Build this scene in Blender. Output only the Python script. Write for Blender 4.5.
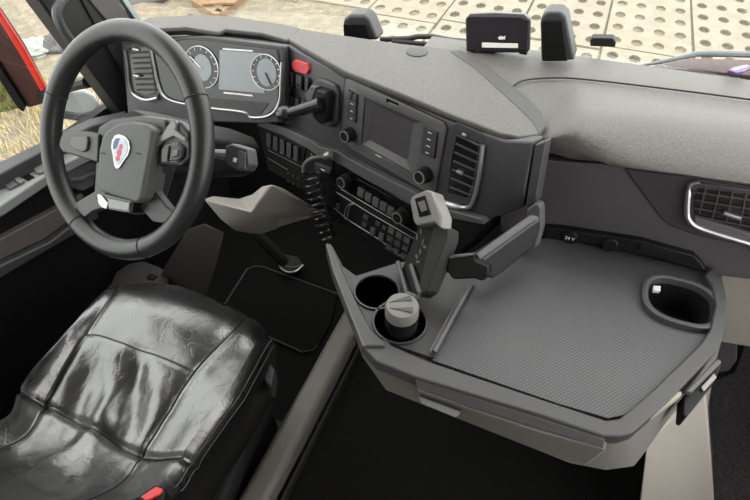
import bpy, bmesh, math, random
from mathutils import Vector as V, Matrix
random.seed(7)
for o in list(bpy.data.objects): bpy.data.objects.remove(o, do_unlink=True)
SC = bpy.context.scene
COL = SC.collection

# ------------------------------------------------------------------ camera
FPX = 540.0
CAM = V((0.2, -0.65, 1.62)); PIT = math.radians(45); YAW = math.radians(21.8)
cR = V((math.cos(YAW), math.sin(YAW), 0)); cH = V((-math.sin(YAW), math.cos(YAW), 0))
cF = cH * math.cos(PIT) - V((0, 0, math.sin(PIT))); cU = cH * math.sin(PIT) + V((0, 0, math.cos(PIT)))
cam = bpy.data.cameras.new('camera'); camo = bpy.data.objects.new('camera', cam); COL.objects.link(camo)
cam.sensor_width = 36; cam.sensor_fit = 'HORIZONTAL'; cam.lens = 36 * FPX / 750; cam.clip_start = .02; cam.clip_end = 200
m = Matrix((cR, cU, -cF)).transposed().to_4x4(); m.translation = CAM; camo.matrix_world = m
SC.camera = camo

# ------------------------------------------------------------------ world, sun, exposure
w = bpy.data.worlds.new('overcast_sky'); SC.world = w; w.use_nodes = True
bg = w.node_tree.nodes['Background']; bg.inputs[0].default_value = (1, .985, .965, 1); bg.inputs[1].default_value = 3.0
sun = bpy.data.lights.new('sun', 'SUN'); sun.energy = .5; sun.angle = math.radians(60); sun.color = (1, .96, .9)
suno = bpy.data.objects.new('sun', sun); COL.objects.link(suno)
suno.rotation_euler = V((-.25, -.55, -1)).to_track_quat('-Z', 'Y').to_euler()
SC.view_settings.view_transform = 'Standard'; SC.view_settings.look = 'None'
SC.view_settings.exposure = .55; SC.view_settings.gamma = 1; SC.view_settings.use_curve_mapping = False

# ------------------------------------------------------------------ helpers
def ray(x, y): return cR * ((x - 375) / FPX) + cU * ((250 - y) / FPX) + cF
class Pl:
    """a plane of the cab with its own axes: e1 to the right, e2 down the face, n towards the viewer side"""
    def __init__(s, p0, n, e1=None):
        s.p = V(p0); s.n = V(n).normalized()
        s.e1 = V(e1).normalized() if e1 else V((1, 0, 0))
        s.e1 = (s.e1 - s.n * s.e1.dot(s.n)).normalized(); s.e2 = s.e1.cross(s.n).normalized()
        if s.e2.z > 0: s.e2 = -s.e2
    def at(s, x, y):
        d = ray(x, y); return CAM + d * ((s.p - CAM).dot(s.n) / d.dot(s.n))
    def off(s, d): 
        q = Pl(s.p + s.n * d, s.n); q.e1 = s.e1; q.e2 = s.e2; return q
    def pts(s, l): return [s.at(*p) for p in l]
    def fr(s, c, a, b, d=0): return c + s.e1 * a + s.e2 * b + s.n * d
def Z(z): 
    p = Pl((0, 0, z), (0, 0, 1), (1, 0, 0)); p.e2 = V((0, -1, 0)); return p
def Y(y): return Pl((0, y, 0), (0, -1, 0), (1, 0, 0))
def X(x, s=1): return Pl((x, 0, 0), (s, 0, 0), (0, 1, 0))

def lin(c):
    c = c / 255; return c / 12.92 if c <= .04045 else ((c + .055) / 1.055) ** 2.4
def rgb(h): return tuple(lin(int(h[i:i + 2], 16)) for i in (0, 2, 4)) + (1,)
MATS = {}
def mat(name, col, rough=.5, metal=0, grain=0, gscale=700, var=0, vscale=30, col2=None, spec=.5, emit=0, coat=0):
    if name in MATS: return MATS[name]
    m = bpy.data.materials.new(name); m.use_nodes = True; nt = m.node_tree; b = nt.nodes['Principled BSDF']
    c = rgb(col) if isinstance(col, str) else col
    b.inputs['Base Color'].default_value = c; b.inputs['Roughness'].default_value = rough
    b.inputs['Metallic'].default_value = metal; b.inputs['Specular IOR Level'].default_value = spec
    b.inputs['Coat Weight'].default_value = coat
    if emit: b.inputs['Emission Color'].default_value = c; b.inputs['Emission Strength'].default_value = emit
    if grain or var:
        tc = nt.nodes.new('ShaderNodeTexCoord')
    if grain:
        n = nt.nodes.new('ShaderNodeTexNoise'); n.inputs['Scale'].default_value = gscale; n.inputs['Detail'].default_value = 2
        nt.links.new(tc.outputs['Object'], n.inputs['Vector'])
        bu = nt.nodes.new('ShaderNodeBump'); bu.inputs['Strength'].default_value = grain; bu.inputs['Distance'].default_value = .002
        nt.links.new(n.outputs['Fac'], bu.inputs['Height']); nt.links.new(bu.outputs[0], b.inputs['Normal'])
    if var:
        n2 = nt.nodes.new('ShaderNodeTexNoise'); n2.inputs['Scale'].default_value = vscale; n2.inputs['Detail'].default_value = 5
        nt.links.new(tc.outputs['Object'], n2.inputs['Vector'])
        rp = nt.nodes.new('ShaderNodeValToRGB'); d = rgb(col2) if col2 else tuple(x * (1 - var) for x in c[:3]) + (1,)
        rp.color_ramp.elements[0].position = .35; rp.color_ramp.elements[1].position = .65
        rp.color_ramp.elements[0].color = c; rp.color_ramp.elements[1].color = d
        nt.links.new(n2.outputs['Fac'], rp.inputs[0]); nt.links.new(rp.outputs[0], b.inputs['Base Color'])
    MATS[name] = m; return m

ORG = {}
def world_origin(o): return ORG[o.name] if o is not None else V((0, 0, 0))
def thing(name, label, cat, loc, group=None, kind=None):
    o = bpy.data.objects.new(name, None); COL.objects.link(o); o.location = loc; o.empty_display_size = .03
    ORG[o.name] = V(loc); o['label'] = label
    if cat: o['category'] = cat
    if group: o['group'] = group
    if kind: o['kind'] = kind
    return o
def tag(o, label=None, cat=None, group=None, kind=None):
    if label: o['label'] = label
    if cat: o['category'] = cat
    if group: o['group'] = group
    if kind: o['kind'] = kind
    return o
class MB:
    def __init__(s): s.v = []; s.f = []
    def poly(s, pts):
        k = len(s.v); s.v += [V(p) for p in pts]; s.f.append(list(range(k, k + len(pts)))); return s
    def prism(s, pts, vec):
        """polygon pts swept along vec"""
        k = len(s.v); n = len(pts); pts = [V(p) for p in pts]; vec = V(vec)
        s.v += pts + [p + vec for p in pts]
        s.f.append(list(range(k, k + n))); s.f.append(list(range(k + 2 * n - 1, k + n - 1, -1)))
        for i in range(n): j = (i + 1) % n; s.f.append([k + i, k + n + i, k + n + j, k + j])
        return s
    def box(s, c, ax, ay, az):
        """box about centre c with half-extent vectors"""
        c = V(c); P = [c + ax * i + ay * j - az for i, j in ((-1, -1), (1, -1), (1, 1), (-1, 1))]
        return s.prism(P, az * 2)
    def loft(s, rings, cap=True, closed=True):
        k = len(s.v); n = len(rings[0])
        for r in rings: s.v += [V(p) for p in r]
        for a in range(len(rings) - 1):
            for i in range(n if closed else n - 1):
                j = (i + 1) % n; s.f.append([k + a * n + i, k + a * n + j, k + (a + 1) * n + j, k + (a + 1) * n + i])
        if cap and closed:
            s.f.append(list(range(k + n - 1, k - 1, -1))); b = k + (len(rings) - 1) * n; s.f.append(list(range(b, b + n)))
        return s
    def tube(s, path, r, n=10, closed=False, flat=None):
        path = [V(p) for p in path]; rings = []; N = len(path); up = None
        for i, p in enumerate(path):
            a = path[(i - 1) % N] if (closed or i > 0) else p; b = path[(i + 1) % N] if (closed or i < N - 1) else p
            t = (b - a).normalized()
            if up is None:
                up = V((0, 0, 1)) if abs(t.z) < .9 else V((1, 0, 0))
                if flat: up = V(flat)
            u = (up - t * up.dot(t)).normalized(); w_ = t.cross(u)
            if not flat: up = u
            ri = r[i] if isinstance(r, (list, tuple)) else r
            ru, rw = ri if isinstance(ri, tuple) else (ri, ri)
            rings.append([p + u * math.cos(q) * ru + w_ * math.sin(q) * rw for q in [2 * math.pi * k / n for k in range(n)]])
        if closed: rings.append(rings[0])
        return s.loft(rings, cap=not closed)
    def lathe(s, c, axis, prof, n=20, cap=True):
        """prof: list of (radius, height along axis)"""
        axis = V(axis).normalized(); u = axis.orthogonal().normalized(); w_ = axis.cross(u); c = V(c)
        return s.loft([[c + axis * h + (u * math.cos(2 * math.pi * k / n) + w_ * math.sin(2 * math.pi * k / n)) * max(r, 1e-5) for k in range(n)] for r, h in prof], cap)
    def build(s, name, mt, parent=None, bevel=0, seg=2, ang=35, kind=None, sub=0):
        me = bpy.data.meshes.new(name); c = sum(s.v, V((0, 0, 0))) / len(s.v)
        me.from_pydata([tuple(p - c) for p in s.v], [], s.f)
        bm = bmesh.new(); bm.from_mesh(me); bmesh.ops.remove_doubles(bm, verts=bm.verts, dist=1e-6)
        bmesh.ops.recalc_face_normals(bm, faces=bm.faces); bm.to_mesh(me); bm.free()
        me.materials.append(mt); o = bpy.data.objects.new(name, me); COL.objects.link(o)
        o.parent = parent; o.location = c - world_origin(parent); ORG[o.name] = c
        for p in me.polygons: p.use_smooth = True
        if bevel:
            md = o.modifiers.new('bevel', 'BEVEL'); md.width = bevel; md.segments = seg; md.limit_method = 'ANGLE'
            md.angle_limit = math.radians(ang); md.harden_normals = True; md.use_clamp_overlap = True
        if sub:
            md = o.modifiers.new('sub', 'SUBSURF'); md.levels = sub; md.render_levels = sub
        elif not bevel: me.set_sharp_from_angle(angle=math.radians(ang))
        if kind: o['kind'] = kind
        return o
def smooth_px(pts, k=4, closed=False):
    """Catmull-Rom through points (any dimension)"""
    P = [V(p) for p in pts]; n = len(P); out = []
    rng = range(n) if closed else range(n - 1)
    for i in rng:
        p0 = P[(i - 1) % n] if closed or i > 0 else P[i]; p1 = P[i]; p2 = P[(i + 1) % n]
        p3 = P[(i + 2) % n] if closed or i + 2 < n else p2
        for j in range(k):
            t = j / k
            out.append(.5 * ((2 * p1) + (p2 - p0) * t + (2 * p0 - 5 * p1 + 4 * p2 - p3) * t * t + (3 * p1 - p0 - 3 * p2 + p3) * t ** 3))
    if not closed: out.append(P[-1])
    return out
def panel(name, plane, px, depth, mt, parent, bevel=.003, lift=0, sm=0):
    """outline px lying on the plane, solid to `depth` behind it"""
    l = smooth_px([tuple(p) for p in px], sm, True) if sm else px
    pts = [p + plane.n * lift for p in plane.pts([(q[0], q[1]) for q in l])]
    return MB().prism(pts, -plane.n * depth).build(name, mt, parent, bevel)
def rbox(name, plane, px, wd, ht, dp, mt, parent, bevel=.002, lift=0, rot=0):
    """rounded box of metric size lying on the plane, centred at a point of it"""
    c = plane.at(*px) if not isinstance(px, V) else px
    a = plane.e1 * math.cos(rot) + plane.e2 * math.sin(rot); b = -plane.e1 * math.sin(rot) + plane.e2 * math.cos(rot)
    return MB().box(c + plane.n * lift, a * wd / 2, b * ht / 2, plane.n * dp / 2).build(name, mt, parent, bevel)
def knob(name, plane, px, r, h, mt, parent, ring=None):
    c = plane.at(*px)
    o = MB().lathe(c, plane.n, [(r * 1.08, 0), (r * 1.08, h * .15), (r, h * .2), (r * .97, h * .92), (r * .86, h), (0, h)], 20).build(name, mt, parent)
    if ring:
        MB().lathe(c, plane.n, [(r * .86, h * .99), (r * .86, h * 1.06), (r * .68, h * 1.06), (r * .68, h * .99)], 20).build('knob_ring', ring, o)
    return o
def text(name, body, plane, c, size, mt, parent, lift=.001):
    cu = bpy.data.curves.new(name, 'FONT'); cu.body = body; cu.size = size; cu.align_x = 'CENTER'; cu.align_y = 'CENTER'; cu.extrude = .0003
    t = bpy.data.objects.new(name, cu); COL.objects.link(t); bpy.context.view_layer.update()
    me = bpy.data.meshes.new_from_object(t.evaluated_get(bpy.context.evaluated_depsgraph_get()))
    COL.objects.unlink(t); bpy.data.objects.remove(t)
    me.materials.clear(); me.materials.append(mt)
    M = Matrix((plane.e1, -plane.e2, plane.n)).transposed()
    for vtx in me.vertices: vtx.co = M @ vtx.co
    o = bpy.data.objects.new(name, me); COL.objects.link(o); o.parent = parent
    q = c + plane.n * lift; o.location = q - world_origin(parent); ORG[o.name] = q
    return o

def cut(o, mb):
    """carve the solid mb out of object o for good"""
    c = mb.build('cutter', o.data.materials[0]); md = o.modifiers.new('cut', 'BOOLEAN'); md.object = c; md.solver = 'EXACT'
    bpy.context.view_layer.update()
    me = bpy.data.meshes.new_from_object(o.evaluated_get(bpy.context.evaluated_depsgraph_get()))
    o.modifiers.remove(md); o.data = me; bpy.data.objects.remove(c, do_unlink=True)
    me.set_sharp_from_angle(angle=math.radians(35))

# ------------------------------------------------------------------ materials
BLK = mat('black_plastic', '111112', .5, grain=.15, spec=.22)
DRK = mat('dark_grey_plastic', '333235', .5, grain=.25)
MID = mat('mid_grey_plastic', '4e4d4f', .48, grain=.25)
PAD = mat('soft_dash_skin', '605d5a', .6, grain=.5, gscale=380, var=.38, vscale=330)
PASF = mat('passenger_fascia', '3e3c3f', .6, grain=.45, gscale=420, var=.15, vscale=400)
FASC = mat('fascia_plastic', '3b3a3d', .5, grain=.2)
GLOSS = mat('gloss_black', '0d0d0f', .18)
LGR = mat('light_grey_plastic', '666360', .55, grain=.15)
BEI = mat('beige_grey_trim', '96918b', .6, grain=.15)
BEAM = mat('taupe_trim', '65615c', .5, grain=.15)
SIL = mat('satin_silver', 'a3a3a4', .3, .85)
CARPET = mat('black_carpet', '191818', .95, grain=.8, gscale=500, var=.4, vscale=250, spec=.1)
CARP2 = mat('charcoal_carpet', '363435', .95, grain=.8, gscale=400, var=.5, vscale=200, spec=.1)
RUB = mat('rubber', '101011', .75)
WHT = mat('white_print', 'dcdcdc', .6)
LEATH = mat('rim_leather', '1c1d1f', .4, grain=.12, gscale=350)
RED = mat('red_plastic', 'c43a3f', .4)

# ------------------------------------------------------------------ setting
MB().prism([(-1.2, -1.2, 0), (1.25, -1.2, 0), (1.25, .95, 0), (-1.2, .95, 0)], (0, 0, -.05)).build('floor', CARPET, kind='structure')
tag(bpy.data.objects['floor'], 'black carpeted cab floor in the driver footwell')
MB().prism([(-1.2, .95, 0), (1.25, .95, 0), (1.25, .95, .82), (-1.2, .95, .82)], (0, .04, 0)).build('wall_front', RUB, kind='structure')
tag(bpy.data.objects['wall_front'], 'dark firewall hidden below the dashboard')
tun = MB().prism([(-.20, -1.2, .0), (1.25, -1.2, 0), (1.25, .95, 0), (-.20, .95, 0)], (0, 0, .22)).build('floor_tunnel', CARPET, kind='structure')
tag(tun, 'black carpeted raised engine tunnel and passenger floor')

# roof, rear and right side of the cab (behind and above the photographer)
LINER = mat('beige_headliner', '97918a', .9)
def wall(name, label, pts, vec): tag(MB().prism([V(p_) for p_ in pts], V(vec)).build(name, LINER, None), label, kind='structure')
wall('ceiling', 'pale cab headliner', [(-1.15, .45, 2.08), (1.2, .45, 2.08), (1.2, -1.7, 2.08), (-1.15, -1.7, 2.08)], (0, 0, .04))
wall('wall_back', 'pale rear wall of the cab', [(-1.15, -1.7, 0), (1.2, -1.7, 0), (1.2, -1.7, 2.08), (-1.15, -1.7, 2.08)], (0, -.04, 0))
wall('wall_left', 'pale side wall behind the driver door', [(-1.18, -1.7, 0), (-1.18, -1.1, 0), (-1.18, -1.1, 2.08), (-1.18, -1.7, 2.08)], (-.04, 0, 0))
wall('wall_right', 'pale side wall behind the passenger door', [(1.22, -1.7, 0), (1.22, -1.1, 0), (1.22, -1.1, 2.08), (1.22, -1.7, 2.08)], (.04, 0, 0))
wall('wall_left_lower', 'dark lower side wall of the driver footwell', [(-1.17, -1.1, 0), (-1.17, .95, 0), (-1.17, .95, .72), (-1.17, -1.1, .72)], (-.03, 0, 0)); bpy.data.objects['wall_left_lower'].data.materials[0] = RUB
wall('door_2', 'lower half of the passenger door', [(1.22, -1.1, 0), (1.22, .9, 0), (1.22, .9, .78), (1.22, -1.1, .78)], (.04, 0, 0))

# outdoor ground and paving
gm = bpy.data.materials.new('gravel_and_dry_grass'); gm.use_nodes = True; nt = gm.node_tree; b = nt.nodes['Principled BSDF']
tc = nt.nodes.new('ShaderNodeTexCoord'); n1 = nt.nodes.new('ShaderNodeTexNoise'); n1.inputs['Scale'].default_value = 9; n1.inputs['Detail'].default_value = 9
n1.inputs['Roughness'].default_value = .75
rp = nt.nodes.new('ShaderNodeValToRGB'); e = rp.color_ramp.elements
e[0].position = .3; e[0].color = rgb('5a5449'); e[1].position = .7; e[1].color = rgb('8d846c')
q = e.new(.5); q.color = rgb('716959')
nt.links.new(tc.outputs['Object'], n1.inputs['Vector']); nt.links.new(n1.outputs['Fac'], rp.inputs[0]); nt.links.new(rp.outputs[0], b.inputs['Base Color'])
b.inputs['Roughness'].default_value = .95
MB().prism([(-14, -4, -1.305), (9, -4, -1.305), (9, 20, -1.305), (-14, 20, -1.305)], (0, 0, -.1)).build('ground', gm, kind='structure')
tag(bpy.data.objects['ground'], 'gravel and dry grass ground outside the cab')
CONC = mat('pale_concrete', '8a8274', .9, grain=.3, gscale=40, var=.18, vscale=6)
DIRT = mat('dirt_in_holes', '5d564a', .95, var=.3, vscale=30)
pav = thing('paving', 'pale concrete slabs with rows of holes in front of the windshield', None, (0, 6, -1.36), kind='structure')
def slab_mesh():
    bm = bmesh.new(); W, L, t = 1.0, 2.97, .09; nx, ny = 4, 7; cw, cl = W / nx, L / ny
    for i in range(nx):
        for j in range(ny):
            cx, cy = -W / 2 + cw * (i + .5), -L / 2 + cl * (j + .5); n = 8
            inn = [bm.verts.new((cx + .07 * math.cos(2 * math.pi * (k + .5) / n), cy + .105 * math.sin(2 * math.pi * (k + .5) / n), t)) for k in range(n)]
            low = [bm.verts.new((v.co.x, v.co.y, t - .03)) for v in inn]
            out = []
            for k in range(n):
                a = 2 * math.pi * (k + .5) / n; c_, s_ = math.cos(a), math.sin(a); mx = max(abs(c_), abs(s_))
                out.append(bm.verts.new((cx + c_ / mx * cw / 2, cy + s_ / mx * cl / 2, t)))
            for k in range(n):
                l = (k + 1) % n; bm.faces.new([inn[k], inn[l], out[l], out[k]][::-1]); bm.faces.new([inn[k], inn[l], low[l], low[k]])
            # corner fill
            f = bm.faces.new(low); f.material_index = 1
            for sx, sy, k in ((1, 1, 0), (-1, 1, 2), (-1, -1, 4), (1, -1, 6)):
                cv = bm.verts.new((cx + sx * cw / 2, cy + sy * cl / 2, t)); bm.faces.new([out[k], cv, out[k + 1]])
    for a, b_ in (((-.5, -1), (.5, -1)), ((.5, -1), (.5, 1)), ((.5, 1), (-.5, 1)), ((-.5, 1), (-.5, -1))):
        p = [(a[0] * W, a[1] * L / 2), (b_[0] * W, b_[1] * L / 2)]
        bm.faces.new([bm.verts.new((p[0][0], p[0][1], t)), bm.verts.new((p[0][0], p[0][1], 0)), bm.verts.new((p[1][0], p[1][1], 0)), bm.verts.new((p[1][0], p[1][1], t))])
    bmesh.ops.remove_doubles(bm, verts=bm.verts, dist=1e-5); bmesh.ops.recalc_face_normals(bm, faces=bm.faces)
    me = bpy.data.meshes.new('slab'); bm.to_mesh(me); bm.free(); me.materials.append(CONC); me.materials.append(DIRT); return me
SM = slab_mesh()
for i in range(-5, 4):
    for j in range(0, 4):
        if i <= -4 and j < 1: continue
        o = bpy.data.objects.new('slab', SM); COL.objects.link(o); o.parent = pav
        o.location = V((.9 + 1.03 * i, 4.72 + 3.02 * j + (.0 if i % 2 else .12), -1.365 + random.uniform(-.01, .01))) - V((0, 6, -1.36))
        o.rotation_euler.z = random.uniform(-.01, .01)

# ------------------------------------------------------------------ planes of the dashboard
A0 = Z(1.0).at(285, 42); B0 = Z(1.0).at(535, 150); fe = (B0 - A0).normalized(); fh = V((fe.y, -fe.x, 0))
bt = math.radians(10); PF = Pl(A0, fh * math.cos(bt) + V((0, 0, math.sin(bt))), fe)          # centre stack face
PL = PF.off(.012)                                                                            # lower stack face
PC = Pl((-.75, .5, .9), (0, -math.cos(.3), math.sin(.3)), (1, 0, 0))                          # cluster face
dash = thing('dashboard', 'dark grey wraparound truck dashboard with pale grained top', 'dashboard', (-.1, .6, .7))

# top deck over the centre stack
panel('top_deck', Z(1.0), [(286, 38), (345, 71), (405, 95), (450, 114), (500, 133), (520, 137), (540, 134), (547, 126), (543, 114), (527, 98), (510, 84), (490, 68), (462, 50), (400, 43), (330, 33), (300, 28)], .014, PAD, dash, .005)
panel('deck_lip_shade', Z(.987), [(286, 42), (345, 75), (405, 99), (450, 118), (500, 137), (520, 140.5), (542, 137), (548, 128), (530, 110), (400, 60), (300, 35)], .012, DRK, dash, .003)  # dark plastic stands in for shade on the deck's upright front face
# passenger pad: swept profile
lipl = Z(.997).pts([(500, 158), (552, 161), (600, 164), (640, 168), (690, 175), (750, 183.5), (900, 206)])
def lip_y(x):
    for p_, q_ in zip(lipl, lipl[1:]):
        if x <= q_.x: return p_.y + (q_.y - p_.y) * (x - p_.x) / (q_.x - p_.x)
    return lipl[-1].y
rings = []
for x in (-.2, -.1, 0, .1, .15, .17, .19, .21, .23, .25, .3, .35, .45, .6, .75, .9, 1.05, 1.2):
    ly = lip_y(min(x, .9)); yf = .313 + (.161 - x) * .36 + .06; a_ = max(0, min(1, (x - .16) / .07)); a_ = a_ * a_ * (3 - 2 * a_)
    pr = [(.86, .90, 0), (.80, .983, 0), (.68, .986, .001), (.62, .988, .005), (.56, .989, .018), (ly + .16, .989, .040), (ly + .13, .988, .045), (ly + .10, .987, .046), (ly + .07, .985, .044), (ly + .045, .983, .039), (ly + .022, .98, .033), (ly + .006, .977, .027), (ly, .974, .023), (ly + .004, .971, .02), (ly + .05, .96, .01)]
    rings.append([V((x, max(y + (.06 * (x - .2) if y > .5 else 0), yf), z + dz * a_)) for y, z, dz in pr])
MB().loft(rings).build('passenger_top_pad', PAD, dash, ang=60)
panel('deck_border', Z(1.0012), [(461, 50), (490, 67), (511, 84), (528, 98), (543, 113), (546, 126), (539, 133), (533, 122), (516, 105), (498, 89), (476, 69), (450, 51)], .003, mat('deck_border_skin', '454341', .6, grain=.4, gscale=380, var=.3, vscale=330), dash, .001)
# groove strip on the pad
gp = [Z(.9945).at(x, y) for x, y in ((512, 87), (522, 81), (540, 78.5), (575, 78.5), (660, 88), (750, 99.5), (800, 106), (900, 119), (1000, 132))]
MB().tube(smooth_px(gp, 4), .0022, 6).build('seam_groove', RUB, dash)
# passenger fascia (front face)
PP = Pl((.5, .343, .9), (0, -math.cos(.12), math.sin(.12)))
def onpp(x, z): return V((x, PP.p.y + (z - PP.p.z) * PP.n.z / -PP.n.y, z))
def ppanel(name, left, right, depth, mt, lift): 
    MB().prism([p_ + PP.n * lift for p_ in PP.pts(left[0]) + [onpp(*q_) for q_ in right] + PP.pts(left[1])], -PP.n * depth).build(name, mt, dash, .003)
ppanel('passenger_fascia', ([(500, 158), (600, 164), (690, 175)], [(715, 275), (600, 243), (500, 232)]), [(1.2, .992), (1.2, .80), (.72, .80)], .02, PASF, 0)
ppanel('upper_fascia_panel', ([(624, 168), (690, 176)], [(750, 246), (700, 236), (672, 226), (662, 219), (648, 200)]), [(1.2, .990), (1.2, .84), (.72, .855)], .02, mat('smooth_dark_fascia', '2b2a2d', .5), .004)
# lower passenger skirt
MB().prism(X(1.1, -1) and [V((.15, .42, .8)), V((.15, .42, .25)), V((.15, .5, .25)), V((.15, .5, .8))], (.5, 0, 0)).build('under_dash_panel', BLK, dash)

# centre stack face and body
cfa = panel('centre_fascia', PF, [(284, 44), (345, 77), (405, 102), (450, 121), (505, 141), (533, 142), (522, 208), (483, 222), (448, 213), (417, 197), (369, 172), (336, 153), (318, 148), (312, 142), (284, 128)], .05, FASC, dash, .004)
panel('fascia_end_cap', PF, [(534, 145), (545.5, 141), (535, 203), (524, 210)], .03, FASC, dash, .004, lift=-.002)
led_t = [(258, 120), (283, 127), (312, 141), (318, 146), (336, 151), (369, 170), (417, 194), (448, 210), (482, 219)]
led_b = [(484, 225), (448, 218), (415, 205), (367, 181), (334, 161), (316, 155), (308, 149), (281, 135), (257, 126)]
panel('ledge_trim', PF.off(.022), led_t + led_b, .05, MID, dash, .003)
panel('lower_fascia', PL, [(257, 124), (281, 133), (308, 147), (316, 153), (334, 159), (367, 179), (415, 203), (448, 216), (484, 223), (474, 240), (440, 272), (418, 270), (398, 258), (345, 224), (330, 206), (300, 188), (268, 170)], .16, BLK, dash, .004)

# cluster body, hood
panel('driver_fascia', PC, [(120, 36), (150, 37), (205, 36), (284, 46), (285, 122), (262, 124), (200, 122), (128, 119)], .14, DRK, dash, .006)
panel('cluster_hood', Z(1.0), [(120, 27), (150, 17), (200, 14), (240, 17), (290, 25), (301, 28), (287, 40), (262, 33), (225, 29), (218, 32), (185, 27), (150, 29), (122, 33)], .012, PAD, dash, .004)
panel('hood_lip_shade', Z(.988), [(120, 30), (150, 20), (200, 18), (240, 20), (290, 28), (301, 32), (287, 44), (262, 37), (225, 33), (218, 36), (185, 31), (150, 33), (122, 37)], .012, BLK, dash, .003)  # black part paints the shaded look of the hood's front face

# ------------------------------------------------------------------ air vents (parts of the dashboard)
# centre vent
cv = panel('air_vent', PF, [(453, 124), (458, 122), (482, 133), (484, 140), (479, 170), (473, 200), (468, 205), (446, 201), (441, 195), (444, 170)], .03, DRK, dash, .002, lift=.003)
panel('vent_throat', PF, [(458, 132), (480, 142), (474, 180), (468, 197), (448, 192), (452, 160)], .01, GLOSS, cv, .001, lift=.0045)
for k in range(7):
    f = k / 6; a = V((457 - 7 * f, 135 + 52 * f)); c = V((480 - 8 * f, 146 + 50 * f))
    MB().tube([PF.off(.006).at(*a), PF.off(.006).at(*c)], .0026, 6).build('slat', DRK, cv)
MB().tube(smooth_px([PF.off(.006).at(*p) for p in ((483, 145), (479, 176), (474, 198), (469, 207), (458, 207), (441, 202))], 4), [(.005, .005)] * 16 + [(.008, .009)] * 5, 8).build('vent_trim', SIL, cv)
rbox('vent_tab', PF, (462, 171), .016, .007, .01, SIL, cv, .002, lift=.009)
rbox('vent_tab', PF, (466, 134), .012, .006, .006, SIL, cv, .002, lift=.007)
# passenger vent
rv = panel('air_vent', PP, [(690, 184), (698, 181), (790, 193), (790, 262), (748, 247), (696, 228), (687, 220), (685, 208)], .03, DRK, dash, .003, lift=.008)
panel('vent_throat', PP, [(698, 186), (780, 197), (780, 238), (694, 212), (694, 195)], .01, GLOSS, rv, .001, lift=.010)
for k in range(4):
    MB().tube([PP.off(.012).at(693 + k * .5, 192 + 8 * k), PP.off(.012).at(785, 205 + 9.5 * k)], .002, 6).build('slat', DRK, rv)
for k in range(7):
    MB().tube([PP.off(.013).at(706 + 13.5 * k, 187 + 1.8 * k), PP.off(.013).at(699 + 13.5 * k, 214 + 4 * k)], .0016, 6).build('slat', DRK, rv)
panel('vent_blade', PP, [(694, 213), (780, 240), (780, 256), (745, 241), (694, 222)], .01, MID, rv, .002, lift=.012)
MB().tube(smooth_px([PP.off(.012).at(*p) for p in ((700, 182), (691, 184), (688, 193), (687, 212), (689, 220), (697, 227), (720, 235), (750, 244), (785, 256))], 4), [(.0035, .0045)] * 8 + [(.0055, .006)] * 25, 8).build('vent_trim', SIL, rv)
rbox('vent_tab', PP, (731, 211), .032, .007, .012, SIL, rv, .002, lift=.016, rot=.1)
# driver side vent
lv = panel('air_vent', PC, [(124, 44), (150, 41), (153, 47), (162, 88), (158, 99), (146, 101), (131, 94), (128, 84)], .03, DRK, dash, .003, lift=.004)
panel('vent_throat', PC, [(130, 48), (150, 46), (157, 92), (148, 95), (136, 91)], .01, GLOSS, lv, .001, lift=.006)
for k in range(8):
    f = k / 7; MB().tube([PC.off(.009).at(132 + 5 * f, 53 + 37 * f), PC.off(.009).at(151 + 6 * f, 52 + 38 * f)], .0028, 6).build('slat', DRK, lv)
MB().tube(smooth_px([PC.off(.008).at(*p) for p in ((125, 50), (128, 70), (130, 88), (135, 95), (146, 100), (158, 98))], 4), [(.0035, .0045)] * 12 + [(.006, .007)] * 9, 8).build('vent_trim', SIL, lv)
rbox('vent_tab', PC, (140, 75), .022, .006, .01, SIL, lv, .002, lift=.012)
rbox('vent_tab', PC, (138, 49), .024, .007, .006, SIL, lv, .002, lift=.008)
# speaker disc on the deck, parting details
MB().lathe(Z(1.0).at(417, 52), (0, 0, 1), [(.028, 0), (.028, .002), (.022, .003), (0, .0025)], 24).build('sensor_disc', DRK, dash)

# ------------------------------------------------------------------ instrument cluster
cl = thing('instrument_cluster', 'instrument cluster with grey display and two dials behind the steering wheel', 'instrument panel', PC.at(220, 110))
panel('cluster_lens', PC, [(152, 44), (185, 39), (218, 42), (278, 50), (281, 64), (279, 106), (265, 117), (250, 117), (244, 112), (186, 106), (160, 92)], .02, GLOSS, cl, .003, lift=.004)
DISP = mat('unlit_display', '7f8689', .3)
panel('display', PC, [(221, 50), (263, 53), (266, 93), (220, 89)], .003, DISP, cl, .0005, lift=.0065)
panel('display_bar', PC, [(224, 48), (254, 50), (254, 51.5), (224, 49.5)], .002, WHT, cl, 0, lift=.0065)
panel('display_bar', PC, [(225, 91.5), (254, 94.5), (254, 96), (225, 93)], .002, WHT, cl, 0, lift=.0065)
panel('cluster_shelf', PC, [(200, 97), (270, 103), (262, 114), (250, 115), (244, 110), (205, 106)], .004, DRK, cl, .001, lift=.007)
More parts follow.
